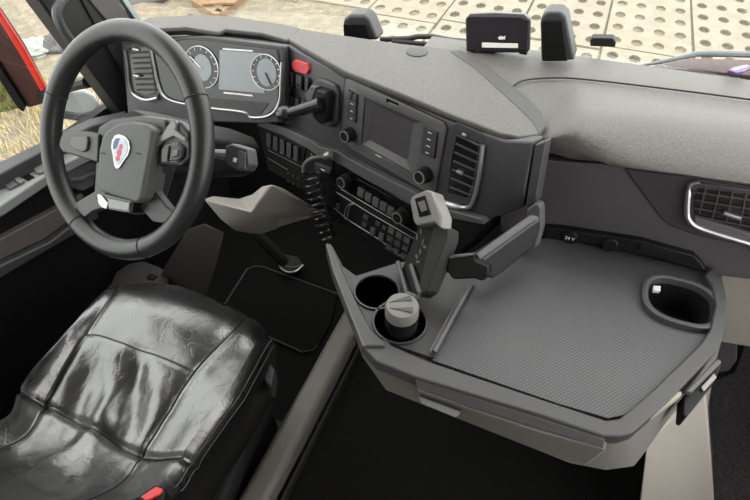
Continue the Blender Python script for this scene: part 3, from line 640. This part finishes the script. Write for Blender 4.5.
panel('spoke', PW.off(.008), [(138, 206), (147, 180), (154, 190), (166, 206), (176, 214), (164, 224), (152, 222)], .02, SPK, sw_, .004)
bar = panel('badge_bar', PW.off(.03), [(98, 193), (103, 193), (132, 200), (131, 213), (124, 213), (103, 209), (99, 204)], .03, GLOSS, sw_, .003)
panel('bar_shine', PW.off(.031), [(108, 198), (130, 203), (129, 211), (109, 208)], .004, mat('bar_grey', '6b6c6d', .25, .4), bar, .001, lift=.0012)  # grey plate paints a highlight on the glossy bar
panel('bar_end', PW.off(.031), [(98, 194), (102, 195), (106, 200), (109, 203), (107, 209), (102, 207), (99, 203)], .006, SIL, bar, .001, lift=.002)
# crest badge on the hub
PB = PW.off(.0352); bc = PB.at(120.5, 152)
shield = [(0, -.031), (.010, -.030), (.019, -.025), (.024, -.015), (.023, -.002), (.016, .010), (.010, .022), (.006, .029), (0, .032), (-.006, .029), (-.010, .022), (-.016, .010), (-.023, -.002), (-.024, -.015), (-.019, -.025), (-.010, -.030)]
bd = MB().prism([PB.fr(bc, x, y, .0025) for x, y in shield], -PB.n * .003).build('crest_badge', SIL, hub, .0006)
MB().prism([PB.fr(bc, x * .8, y * .8 - .001, .0032) for x, y in shield], -PB.n * .001).build('crest_field', mat('crest_pale', 'c3cad6', .4), bd)
NAVY = mat('crest_blue', '3d4f8a', .4); CRED = mat('crest_red', 'c2475a', .4)
MB().prism([PB.fr(bc, x, y, .0036) for x, y in ((-.004, -.024), (-.014, -.021), (-.018, -.012), (-.016, 0), (-.008, -.004), (-.006, -.014))], -PB.n * .0006).build('crest_blue_field', NAVY, bd)
MB().prism([PB.fr(bc, x, y, .0038) for x, y in ((-.001, -.014), (.004, -.016), (.007, -.010), (.004, -.006), (.007, .002), (.003, .008), (.005, .014), (-.001, .018), (-.006, .014), (-.002, .008), (-.006, .002), (-.002, -.005))], -PB.n * .0006).build('crest_figure', CRED, bd)
for px in ((103, 153), (138, 153)): MB().tube([PB.off(.0005).at(px[0] - 2, px[1]), PB.off(.0005).at(px[0] + 2, px[1] + .8)], .0008, 5).build('horn_mark', RUB, hub)
# column
co = thing('steering_column', 'dark steering column shroud behind the wheel with a control stalk', 'steering column', V((-.6, .2, .6)))
MB().loft([[wc - wn * d + wu * (x * s) + PW.e2 * (y * s2) for x, y in ((-1, -.7), (-.6, -1), (.6, -1), (1, -.7), (1, .6), (.6, 1), (-.6, 1), (-1, .6))] for d, s, s2 in ((.04, .06, .06), (.1, .07, .06), (.2, .065, .055), (.34, .06, .05))]).build('shroud', BLK, co, .008)
cpl = PW.off(-.10)
MB().tube([cpl.at(200, 150), cpl.at(216, 154), cpl.at(232, 156)], [.008, .009, .012], 10).build('stalk', LGR, co)
stk = panel('stalk_head', cpl, [(230, 147), (236, 144), (252, 149), (254, 165), (250, 172), (243, 171), (230, 164)], .03, DRK, co, .004, lift=.015)
panel('stalk_face', cpl, [(244, 151), (251, 153), (251, 169), (244, 168)], .01, MID, stk, .001, lift=.0165)
rbox('stalk_print', cpl.off(.016), (235, 160), .008, .008, .001, WHT, stk, 0)
# knee panel
kn = thing('knee_panel', 'light grey faceted knee panel below the steering column', 'trim panel', V((-.55, .36, .5)))
yp = lambda x, y, d: Y(d).at(x, y)
kv = [yp(203, 199, .33), yp(212, 196, .36), yp(240, 199, .37), yp(252, 194, .36), yp(262, 186, .35), yp(272, 184, .36), yp(318, 212, .44), yp(280, 218, .42), yp(266, 228, .37), yp(250, 233, .33), yp(235, 231, .31), yp(220, 219, .31), yp(252, 212, .29)]
k_ = MB(); k_.v = kv + [p_ + V((0, .05, -.05)) for p_ in kv[:12]]
k_.f = [[0, 1, 2, 12], [2, 3, 4, 12], [4, 5, 12], [5, 6, 7, 12], [7, 8, 12], [8, 9, 12], [9, 10, 12], [10, 11, 12], [11, 0, 12]] + [[i, (i + 1) % 12, 13 + (i + 1) % 12, 13 + i] for i in range(12)] + [list(range(24, 12, -1))]
k_.build('panel_shell', BEI, kn, .006)
# shaft, pedals
sh = thing('column_boot', 'brown grey steering shaft boot running down to the floor', 'boot', Z(.0).at(190, 300))
MB().loft([[yp(*p_, .22) for p_ in ((186, 228), (205, 222), (226, 232), (210, 240))], [yp(*p_, .20) for p_ in ((162, 268), (184, 262), (216, 275), (190, 282))], [yp(*p_, .22) for p_ in ((150, 292), (172, 285), (206, 305), (180, 310))]]).build('boot_sleeve', mat('boot_brown', '352f2e', .6), sh, .01)
pd = thing('brake_pedal', 'dark brown wide pedal in front of the seat', 'pedal', Z(.2).at(140, 285))
panel('pedal_pad', Z(.3), [(108, 288), (115, 272), (128, 263), (143, 260), (160, 266), (170, 276), (168, 292), (140, 296)], .04, mat('pedal_brown', '2b2726', .6), pd, .01)
rbox('pedal_rib', Z(.302), (152, 277), .03, .02, .01, BLK, pd, .003)
ac = thing('accelerator_pedal', 'black accelerator pedal with silver crescent edge above the floor mat', 'pedal', Z(0).at(292, 272))
MB().tube([yp(252, 230, .45), yp(268, 246, .47), yp(284, 262, .5)], [.018, .022, .02], 8).build('pedal_arm', RUB, ac)
pz = Z(.06)
cr = [pz.at(*p_) for p_ in ((279, 261), (281, 268), (288, 272), (296, 271), (303, 265))]
MB().tube(smooth_px(cr, 4), [.004] * 17, 8).build('pedal_edge', SIL, ac)
MB().tube(smooth_px([pz.at(*p_) for p_ in ((281, 262), (286, 266), (294, 267), (302, 265))], 4), .003, 8).build('pedal_edge', MID, ac)
MB().prism(pz.off(-.004).pts([(279, 260), (281, 267), (288, 271), (296, 270), (303, 264), (298, 256), (286, 254)]), V((0, 0, -.02))).build('pedal_pad', RUB, ac, .004)

# ------------------------------------------------------------------ driver seat
from mathutils import noise as NZ
st = thing('driver_seat', 'worn glossy black leather driver seat with stitched bolsters', 'seat', V((-.5, -.3, .0)))
def leather():
    m = bpy.data.materials.new('worn_black_leather'); m.use_nodes = True; nt = m.node_tree; b = nt.nodes['Principled BSDF']
    b.inputs['Base Color'].default_value = rgb('121313'); b.inputs['Roughness'].default_value = .3; b.inputs['IOR'].default_value = 1.85; b.inputs['Specular IOR Level'].default_value = .7
    tc = nt.nodes.new('ShaderNodeTexCoord')
    v1 = nt.nodes.new('ShaderNodeTexVoronoi'); v1.feature = 'DISTANCE_TO_EDGE'; v1.inputs['Scale'].default_value = 16
    nz = nt.nodes.new('ShaderNodeTexNoise'); nz.inputs['Scale'].default_value = 12; nz.inputs['Detail'].default_value = 6
    mx = nt.nodes.new('ShaderNodeMix'); mx.data_type = 'VECTOR'; mx.inputs[0].default_value = .18
    nt.links.new(tc.outputs['Object'], nz.inputs['Vector']); nt.links.new(tc.outputs['Object'], mx.inputs[4]); nt.links.new(nz.outputs['Color'], mx.inputs[5])
    nt.links.new(mx.outputs[1], v1.inputs['Vector'])
    mr = nt.nodes.new('ShaderNodeMapRange'); mr.inputs[2].default_value = .05; mr.inputs[1].default_value = 0
    nt.links.new(v1.outputs['Distance'], mr.inputs[0])
    n2 = nt.nodes.new('ShaderNodeTexNoise'); n2.inputs['Scale'].default_value = 38; n2.inputs['Detail'].default_value = 8; n2.inputs['Distortion'].default_value = 1.2; nt.links.new(tc.outputs['Object'], n2.inputs['Vector'])
    b1 = nt.nodes.new('ShaderNodeBump'); b1.inputs['Strength'].default_value = .16; b1.inputs['Distance'].default_value = .0015
    b2 = nt.nodes.new('ShaderNodeBump'); b2.inputs['Strength'].default_value = .35; b2.inputs['Distance'].default_value = .002
    nt.links.new(mr.outputs[0], b1.inputs['Height']); nt.links.new(n2.outputs['Fac'], b2.inputs['Height']); nt.links.new(b1.outputs[0], b2.inputs['Normal'])
    nt.links.new(b2.outputs[0], b.inputs['Normal'])
    rr = nt.nodes.new('ShaderNodeMapRange'); rr.inputs[3].default_value = .2; rr.inputs[4].default_value = .4
    nt.links.new(nz.outputs['Fac'], rr.inputs[0]); nt.links.new(rr.outputs[0], b.inputs['Roughness'])
    return m
LE = leather()
STI = mat('pale_stitching', '55554f', .7)
def zp(x, y, z): return Z(z).at(x, y)
#          outer left        left seam          centre             right seam         outer right
ctrl = [[zp(107, 289, .555), zp(117, 284, .57), zp(176, 286, .575), zp(244, 316, .57), zp(263, 334, .555)],
        [zp(94, 301, .60), zp(109, 297, .605), zp(166, 305, .61), zp(231, 331, .605), zp(254, 346, .60)],
        [zp(50, 350, .62), zp(84, 333, .60), zp(140, 349, .598), zp(194, 370, .60), zp(231, 386, .62)],
        [zp(31, 372, .615), zp(64, 367, .575), zp(118, 385, .57), zp(168, 411, .575), zp(208, 417, .615)],
        [zp(19, 391, .595), zp(43, 405, .55), zp(92, 428, .55), zp(140, 455, .55), zp(180, 456, .595)],
        [zp(6, 418, .605), zp(20, 438, .575), zp(70, 461, .572), zp(118, 483, .575), zp(160, 484, .61)]]
back = [p_ + V((-.01, -.075, .075)) for p_ in ctrl[5]]
ctrl.append(back); ctrl.append([p_ + V((0, -.07, .16)) for p_ in back]); ctrl.append([p_ + V((0, -.14, .36)) for p_ in back])
NU, NV = 12, 14
rows = [smooth_px(list(zip(*[tuple(p_) for p_ in [V(q_) for q_ in r]])) and r, NU) for r in ctrl]
colsn = len(rows[0]); grid = []
for j in range(colsn): grid.append(smooth_px([r[j] for r in rows], NV))
nr = len(grid[0])
def disp(i, j, p):
    u_ = j / NU; v_ = i / NV; d = 0
    for sx in (1, 3): d -= .007 * math.exp(-((u_ - sx) / .10) ** 2)
    if 1 < u_ < 3:
        if abs(v_ - 2) < .5: d -= .005 * math.exp(-((v_ - 2) / .07) ** 2)
        d += .010 * math.sin(math.pi * (u_ - 1) / 2) * (1 if v_ > .4 else 0) * math.exp(-((v_ - 1.3) / .5) ** 2)
        wv = max(0, min(1, (v_ - 1.9) / .5)) * (1 if v_ < 6 else 0); side = math.sin(math.pi * (u_ - 1) / 2) ** .5
        q_ = V((p.x * 14 + p.y * 4, p.y * 4.5, 3.1)); d += wv * side * .032 * (NZ.noise(q_) + .4 * abs(NZ.noise(q_ * 2.3)))
    d -= .011 * math.exp(-((v_ - 4) / .10) ** 2)
    d += .0022 * NZ.noise(p * 22)
    return d
vs = []; 
for j in range(colsn):
    for i in range(nr): p_ = grid[j][i]; vs.append(p_ + V((0, 0, disp(i, j, p_))))
mb = MB(); mb.v = vs
for j in range(colsn - 1):
    for i in range(nr - 1): mb.f.append([j * nr + i, j * nr + i + 1, (j + 1) * nr + i + 1, (j + 1) * nr + i])
cu = mb.build('cushion_top', LE, st, ang=180)
# sides and front drop
def skirt(name, pts, offs, mt):
    return MB().loft([[p_ + V(o_) for p_ in pts] for o_ in offs], closed=False).build(name, mt, st, ang=60)
SIDE = mat('seat_side_vinyl', '0f0f10', .42, grain=.1)
R_ = [vs[(colsn - 1) * nr + i] for i in range(nr)]; L_ = [vs[i] for i in range(nr)]; F_ = [vs[j * nr] for j in range(colsn)]
skirt('side_bolster', R_, [(0, 0, 0), (.010, .002, -.008), (.018, .004, -.018), (.024, .006, -.038)], LE)
skirt('side_cover', R_, [(.024, .006, -.038), (.026, .006, -.05), (.02, 0, -.12), (0, 0, -.25), (-.02, 0, -.28)], SIDE)
skirt('side_bolster', L_, [(0, 0, 0), (-.018, .004, -.018), (-.026, .006, -.05), (-.02, 0, -.12), (0, 0, -.25)], SIDE)
skirt('front_roll', F_, [(0, 0, 0), (.0, .016, -.02), (.0, .02, -.05), (0, 0, -.11), (0, -.04, -.2)], LE)
MB().loft([[vs[j * nr + i] + V((0, -.008, -.012)) for j in range(0, colsn, 4)] + [vs[j * nr + i] + V((0, -.10, -.06)) for j in range(colsn - 1, -1, -4)] for i in range(5 * NV, nr, 4)]).build('backrest_shell', SIDE, st, ang=60)
# seams and stitching
def seam(name, j, i0, i1, up, r, mt): return MB().tube([vs[j * nr + i] + V((0, 0, up)) for i in range(i0, i1)], r, 6).build(name, mt, st)
seam('piping', NU, 2, nr - 8, .001, .0022, SIDE); seam('piping', 3 * NU, 2, nr - 8, .001, .0022, SIDE)
MB().tube([vs[j * nr + 2 * NV] + V((0, 0, .001)) for j in range(NU, 3 * NU + 1)], .002, 6).build('piping', SIDE, st)
MB().tube([vs[j * nr + 4 * NV] + V((0, 0, .002)) for j in range(0, 4 * NU + 1)], .0025, 6).build('piping', SIDE, st)
for o_ in ((.018, .004, -.018), (.024, .006, -.036)): MB().tube([p_ + V(o_) + V((.002, 0, .001)) for p_ in R_[:5 * NV]], .0008, 5).build('stitching', STI, st)
# base
MB().prism([V((-.74, -.05, .1)), V((-.34, -.05, .1)), V((-.26, -.55, .1)), V((-.66, -.55, .1))], V((0, 0, .24))).build('seat_base', RUB, st, .02)
MB().prism([V((-.78, -.02, 0)), V((-.32, -.02, 0)), V((-.24, -.6, 0)), V((-.7, -.6, 0))], V((0, 0, .1))).build('seat_rail', RUB, st, .01)
lv_ = panel('adjust_lever', Z(.52), [(258, 366), (263, 362), (272, 364), (275, 369), (272, 386), (266, 384), (262, 376)], .06, DRK, st, .006)
MB().tube([zp(258, 380, .33), zp(236, 418, .33), zp(206, 470, .33), zp(190, 498, .33)], .003, 6).build('side_edge', DRK, st)
bk = thing('seat_belt_buckle', 'black seat belt buckle with red release button beside the seat', 'buckle', zp(150, 497, .62))
panel('buckle_body', Z(.64), [(136, 497), (155, 484), (166, 488), (164, 500), (150, 512), (138, 508)], .05, BLK, bk, .005)
panel('release_button', Z(.645), [(140, 497), (156, 486), (163, 489), (160, 494), (146, 501)], .015, RED, bk, .002)

# ------------------------------------------------------------------ driver door, pillar, glass
DOORG = mat('door_grey', '7b7d7e', .5, grain=.2); DBR = mat('door_pocket_brown', '4c4745', .6)
dr1 = thing('door_1', 'driver door with grey switch panel below the side window', None, V((-1.12, .05, 0)), kind='structure')
panel('window_rail', Z(.775), [(-60, 192), (0, 161), (48, 138), (90, 118), (126, 110), (126, 116), (92, 126), (48, 148), (0, 174), (-60, 208)], .05, DRK, dr1, .006)
sp = panel('switch_panel', Z(.735), [(-60, 202), (0, 172), (48, 147), (92, 124), (124, 112), (126, 130), (100, 146), (60, 166), (0, 206), (-60, 245)], .03, DOORG, dr1, .006)
panel('switch', Z(.738), [(2, 184), (11, 179), (19, 185), (10, 190)], .008, MID, sp, .002, lift=.004)
panel('switch', Z(.738), [(12, 179), (17, 176), (25, 182), (20, 185)], .008, LGR, sp, .002, lift=.006)
panel('switch_well', Z(.737), [(17, 174), (24, 171), (35, 177), (28, 181)], .006, GLOSS, sp, .001)
panel('mirror_dial', Z(.738), [(34, 170), (38, 165), (44, 165), (46, 170), (42, 174), (37, 174)], .008, LGR, sp, .003, lift=.005)
for px in ((82, 128), (103, 122)): panel('switch', Z(.737), [(px[0] - 5, px[1] - 3), (px[0] + 6, px[1] - 4), (px[0] + 5, px[1] + 2), (px[0] - 5, px[1] + 3)], .006, DRK, sp, .001, lift=.002)
panel('door_card', X(-1.09), [(-120, 250), (0, 200), (60, 162), (125, 128), (190, 260), (100, 420), (-120, 520)], .05, BLK, dr1, .01)
panel('door_pocket', X(-1.08), [(-60, 262), (0, 237), (56, 207), (80, 192), (88, 206), (64, 222), (43, 238), (0, 258), (-60, 285)], .03, DBR, dr1, .004, lift=.01)
panel('arm_ledge', X(-1.08), [(-60, 287), (0, 259), (43, 239), (64, 223), (88, 207), (92, 215), (70, 231), (36, 250), (0, 271), (-60, 302)], .05, DRK, dr1, .006, lift=.03)
hd = panel('pull_handle', X(-1.06), [(68, 173), (80, 166), (97, 160), (98, 170), (95, 186), (84, 192), (72, 188)], .05, MID, dr1, .008, lift=.0)
MB().tube(smooth_px([X(-1.05).at(*p_) for p_ in ((68, 180), (80, 179), (90, 174), (99, 172))], 4), .007, 8).build('handle_edge', SIL, hd)
PX_ = X(-1.11)
pil = thing('trim_3', 'dark windshield pillar with a curved grab handle', None, PX_.at(126, 119), kind='structure')
PILL = mat('pillar_black', '111012', .55, grain=.1); PIL2 = mat('pillar_grey', '4a4648', .5)
panel('pillar_trim', PX_, [(0, -60), (39, 0), (71, 44), (86, 64), (126, 119), (136, 119), (134, 90), (128, 48), (137, 24), (118, 0), (82, -60)], .06, PILL, pil, .008)
panel('pillar_inset', PX_, [(82, -20), (88, 0), (108, 24), (134, 26), (117, 0), (100, -26)], .02, PIL2, pil, .004, lift=.006)
panel('pillar_ridge', PX_, [(60, -40), (80, 0), (104, 44), (128, 84), (128, 76), (108, 40), (84, 0), (66, -40)], .02, RUB, pil, .003, lift=.006)
gh = MB().tube(smooth_px([X(-1.06).at(*p_) for p_ in ((84, -18), (70, -6), (60, 4), (57, 14), (61, 26), (70, 40), (79, 53))], 5), .012, 10).build('grab_handle', mat('handle_grey', '3a3b3d', .4), pil)
panel('windshield_edge', PX_, [(116, -6), (122, -6), (141, 22), (137, 25)], .02, mat('glass_edge', '9aa5a4', .3), pil, .002, lift=.01)
def glassmat():
    m = bpy.data.materials.new('clear_glass'); m.use_nodes = True; nt = m.node_tree; nt.nodes.remove(nt.nodes['Principled BSDF'])
    t = nt.nodes.new('ShaderNodeBsdfTransparent'); g = nt.nodes.new('ShaderNodeBsdfGlossy'); g.inputs['Roughness'].default_value = .02
    t.inputs[0].default_value = (.95, .97, .96, 1); mx = nt.nodes.new('ShaderNodeMixShader'); mx.inputs[0].default_value = .04
    nt.links.new(t.outputs[0], mx.inputs[1]); nt.links.new(g.outputs[0], mx.inputs[2]); nt.links.new(mx.outputs[0], nt.nodes['Material Output'].inputs[0]); return m
GL = glassmat()
W1 = MB().prism([V((-1.08, .80, .93)), V((-.6, .92, .93)), V((0, .97, .93)), V((.6, .95, .93)), V((1.15, .84, .93)), V((1.12, .42, 2.05)), V((.6, .52, 2.05)), V((0, .55, 2.05)), V((-.6, .52, 2.05)), V((-1.05, .42, 2.05))], V((0, -.005, 0)))
w1 = W1.build('window_1', GL, None, kind='structure'); tag(w1, 'large clear windshield')
w2 = MB().prism([V((-1.14, -1.1, .77)), V((-1.14, .36, .77)), V((-1.14, .30, 1.1)), V((-1.14, .0, 1.7)), V((-1.14, -1.1, 1.7))], V((-.005, 0, 0))).build('window_2', GL, None, kind='structure'); tag(w2, 'clear driver side window')

# ------------------------------------------------------------------ things at the windshield base
ZD = Z(1.0); PV = Y(.80)
def stand(px, name, label, yy):
    t = thing(name, label, 'bracket', Y(yy).at((px[0][0] + px[1][0]) / 2, px[1][1]))
    x0, y0 = px[0]; x1, y1 = px[1]; pl = Y(yy)
    panel('bracket_shell', pl, [(x0 + 1, y1), (x0, y0 + 12), (x0 + 1, y0 + 5), (x0 + 6, y0), (x1 - 14 if x1 - x0 > 34 else x1 - 5, y0), (x1 - 9 if x1 - x0 > 34 else x1 - 1, y0 + 5), (x1, y1)], .06, DRK, t, .01)
    panel('bracket_face', pl, [(x0 + 2, y1), (x0 + 1.5, y0 + 8), (x1 - 12 if x1 - x0 > 34 else x1 - 8, y0 + 8), (x1 - 7, y1)], .02, BLK, t, .004, lift=.004)
    return t
stand(((342, 15), (378, 41)), 'sensor_housing', 'rounded black housing on the dash left of the toll box', .74)
stand(((540, 12), (575, 61)), 'sensor_housing', 'tall rounded black housing right of the toll box', .72)
tbx = thing('toll_box', 'flat black toll box with white sticker standing at the windshield', 'device', Y(.73).at(498, 52))
PT = Pl(Y(.73).at(498, 35), (0, -.97, .25), (1, 0, 0))
panel('device_body', PT, [(466, 52), (465, 18), (470, 14), (495, 13), (524, 15), (530, 20), (529, 52), (522, 53), (474, 53)], .03, mat('device_black', '17151c', .4), tbx, .006)
panel('device_top', PT, [(466, 18), (470, 13.5), (495, 12.5), (524, 14), (530, 19), (529, 22), (520, 18), (472, 17.5)], .034, MID, tbx, .003, lift=.003)
panel('sticker', PT, [(482, 42.5), (518, 43.5), (518, 48), (482, 47.5)], .003, mat('sticker_white', 'e6e2dd', .6), tbx, .0005, lift=.002)
for q_ in ([(498, 37.5), (500, 36), (503, 36.5), (503, 39.5), (499, 39.5)], [(503, 37), (505.5, 35.5), (505, 39.5), (503, 39)]): panel('bird_mark', PT, q_, .002, WHT, tbx, 0, lift=.002)
panel('foot', PT, [(470, 48), (476, 48), (478, 54), (472, 55)], .03, BLK, tbx, .003, lift=.004)
panel('foot', PT, [(518, 48), (526, 48), (527, 55), (519, 54)], .03, BLK, tbx, .003, lift=.004)
cbk = panel('clip', Y(.86), [(590, 40), (592, 38), (613, 38.5), (616, 43), (615, 47.5), (590, 46.5)], .03, BLK, None, .003); cbk.name = 'windshield_clip'
tag(cbk, 'small flat black clip on the windshield above the dash edge', 'clip')
wi = thing('windshield_wiper', 'black wiper arm lying along the windshield base behind the toll box', 'wiper', Z(.95).at(420, 44))
MB().tube([Z(.95).at(380, 39.5), Z(.955).at(408, 38.5), Z(.96).at(418, 36.5), Z(.96).at(432, 36.5), Z(.955).at(450, 40), Z(.955).at(470, 42)], .008, 8).build('wiper_arm', DRK, wi)
MB().tube([Z(.95).at(392, 42.5), Z(.95).at(430, 45.5), Z(.95).at(470, 49)], .010, 8).build('wiper_blade', RUB, wi)
wi2 = thing('windshield_wiper', 'grey wiper arm over the red cowl at the right end of the windshield', 'wiper', Z(.95).at(700, 60))
MB().tube([Z(.93).at(634, 67), Z(.94).at(668, 60.5), Z(.95).at(696, 54), Z(.95).at(706, 53.5), Z(.95).at(770, 55)], [.003, .006, .008, .009, .009], 8).build('wiper_arm', mat('wiper_grey', '63686a', .4), wi2)
MB().tube([Z(.94).at(573, 59), Z(.94).at(590, 61.5), Z(.94).at(613, 63.5)], [.006, .009, .006], 8).build('wiper_blade', RUB, wi2)
cow = panel('cowl', Z(.92), [(640, 68), (690, 58), (780, 60), (780, 78), (700, 70)], .03, mat('maroon_cowl', '3f2626', .5), None, .004); tag(cow, 'dark red cowl strip under the right wiper', 'cowl')
wrp = thing('wrapper', 'small purple and white wrapper on the dash at the right end', 'wrapper', Z(1.0).at(738, 69))
panel('wrapper_sheet', Z(1.008), [(728, 70), (733, 66.5), (748, 64), (752, 66), (745, 71), (736, 72.5)], .008, mat('purple_foil', '5a3f78', .35), wrp, .002)
panel('wrapper_stripe', Z(1.0085), [(732, 69), (746, 65.5), (748, 66.5), (735, 70.5)], .003, WHT, wrp, 0, lift=.001)

# ------------------------------------------------------------------ outside: mirrors, yard
PM = Pl(V((-1.5, .45, .8)), (.491, -.836, -.246), (.836, .491, 0))
mi = thing('door_mirror', 'dark maroon door mirror housing with red edge outside the side window', 'mirror', PM.at(20, 108))
panel('housing', PM, [(-60, -30), (-20, -10), (0, 14), (24, 50), (47, 93), (44, 104), (30, 108), (22, 106), (0, 72), (-60, 20)], .03, mat('mirror_maroon', '45262a', .35), mi, .006)
panel('red_shell', PM, [(-60, -60), (0, 10), (24, 47), (49, 92), (45, 97), (22, 56), (0, 20), (-60, -40)], .015, mat('signal_red', 'e0372f', .35), mi, .004, lift=.008)
panel('glass_frame', PM, [(-60, 0), (0, 62), (14, 84), (27, 104), (24, 110), (18, 106), (0, 78), (-60, 20)], .05, BLK, mi, .004, lift=.012)
PGN = mat('mirror_silver', 'e6e8e6', .03, 1.0)
panel('mirror_glass', PM, [(-60, 20), (0, 76), (12, 94), (20, 107), (8, 111), (0, 112), (-60, 118)], .02, PGN, mi, .002, lift=.004)
def blades(name, label, pts, hh, wd, mt):
    k_ = MB()
    for p_ in pts:
        a = random.uniform(0, 6.283); d = V((math.cos(a), math.sin(a), 0)); ln = V((random.uniform(-1, 1), random.uniform(-1, 1), 0)) * hh * .6; h_ = hh * random.uniform(.5, 1.2)
        k_.v += [p_ - d * wd, p_ + d * wd, p_ + ln + V((0, 0, h_))]; n_ = len(k_.v); k_.f.append([n_ - 3, n_ - 2, n_ - 1])
    o = k_.build(name, mt, None); tag(o, label, 'grass', kind='stuff'); return o
rnd = random.uniform
blades('green_grass', 'green grass beside the cab, seen in the door mirror', [V((rnd(-3.6, -1.3), rnd(-2.6, -.4), -1.3)) for _ in range(6000)], .14, .012, mat('grass_green', '6c7a34', .7, var=.4, vscale=3, col2='9a9448'))
blades('dry_grass', 'dry straw coloured grass outside the side window', [V((rnd(-6.5, -2.2), rnd(-.3, 3.2), -1.3)) for _ in range(6500)], .15, .008, mat('straw', '9c8a5c', .8, var=.5, vscale=4, col2='c9bb93'))
rm = thing('ramp_mirror', 'pale grey rounded mirror outside below the pillar', 'mirror', X(-1.35).at(85, 112))
PR = Pl(V((-1.35, .5, .7)), (.75, -.6, .3), (.6, .75, 0))
panel('mirror_shell', PR, [(60, 94), (70, 90), (84, 90), (94, 95), (100, 103), (99, 111), (92, 117), (78, 118), (60, 114)], .06, mat('shell_grey', 'aaadad', .4), rm, .02)
MB().tube([PR.off(-.03).at(96, 112), PR.off(-.05).at(108, 116), X(-1.17).at(122, 112)], .02, 8).build('mirror_arm', BLK, rm)
panel('mirror_rim', PR, [(60, 110), (78, 113), (92, 111), (100, 103), (102, 110), (94, 119), (78, 121), (60, 118)], .07, MID, rm, .008, lift=.008)
MB().tube([PM.off(-.015).at(40, 96), X(-1.30).at(70, 86), X(-1.18).at(88, 82)], .018, 8).build('mirror_arm', BLK, mi)
# yard clutter
gz = Z(-1.3)
def boards(name, label, cat, parts, loc): 
    t = thing(name, label, cat, loc)
    for n_, a, b2, wd, th, mt in parts:
        a, b2 = V(a), V(b2); d = (b2 - a).normalized(); s_ = d.cross(V((0, 0, 1))).normalized() * wd / 2
        MB().box((a + b2) / 2, (b2 - a) / 2, s_, V((0, 0, th / 2))).build(n_, mt, t, .004)
    return t
WD = mat('weathered_pine', '84694c', .8, grain=.2, gscale=60, var=.25, vscale=15)
g = lambda x, y, z=-1.27: Z(z).at(x, y)
boards('pallet', 'pale wooden pallet corner lying on the gravel', 'pallet', [('board', g(218, 15), g(246, -5), .12, .09, WD), ('board', g(196, 2), g(220, 16), .14, .09, WD), ('board', g(203, 3, -1.2), g(236, 2, -1.2), .12, .03, WD), ('board', g(190, -6, -1.2), g(232, -9, -1.2), .12, .03, WD)], g(220, 10))
def mound(name, label, cat, c, rx, ry, h, mt, seed, fr=3, amp=.3):
    mb = MB(); n, k = 36, 12; rings = []
    for a in range(k + 1):
        t = a / k * math.pi / 2; r = []
        for i in range(n):
            q_ = 2 * math.pi * i / n; d = V((math.cos(q_) * math.cos(t), math.sin(q_) * math.cos(t), math.sin(t)))
            f = 1 + amp * NZ.noise(d * fr + V((seed, 0, 0))) + amp * .5 * NZ.noise(d * fr * 3 + V((0, seed, 0)))
            r.append(V(c) + V((d.x * rx * f, d.y * ry * f, max(-.02, d.z * h * f))))
        rings.append(r)
    o = mb.loft(rings).build(name, mt, None, ang=60); tag(o, label, cat); return o
TARP = mat('grey_tarp', '4d4e50', .45, grain=.5, gscale=14, var=.4, vscale=8)
c = gz.at(168, 8); mound('tarp_heap', 'dark grey crumpled tarpaulin heap beyond the windshield', 'tarpaulin', (c.x - .8, c.y + .7, -1.3), .95, .7, .45, TARP, 2, 4, .4)
c = gz.at(40, 52); mound('plastic_sack', 'white plastic sack lying in the dry grass outside the side window', 'sack', (c.x - .1, c.y, -1.32), .26, .26, .14, mat('white_plastic', '8f938b', .4, grain=.3, gscale=20), 5, 3, .3)
c = gz.at(60, 47); mound('grey_bundle', 'small dark grey bundle beside the white sack', 'bundle', (c.x, c.y, -1.32), .16, .2, .2, TARP, 9, 3, .25)
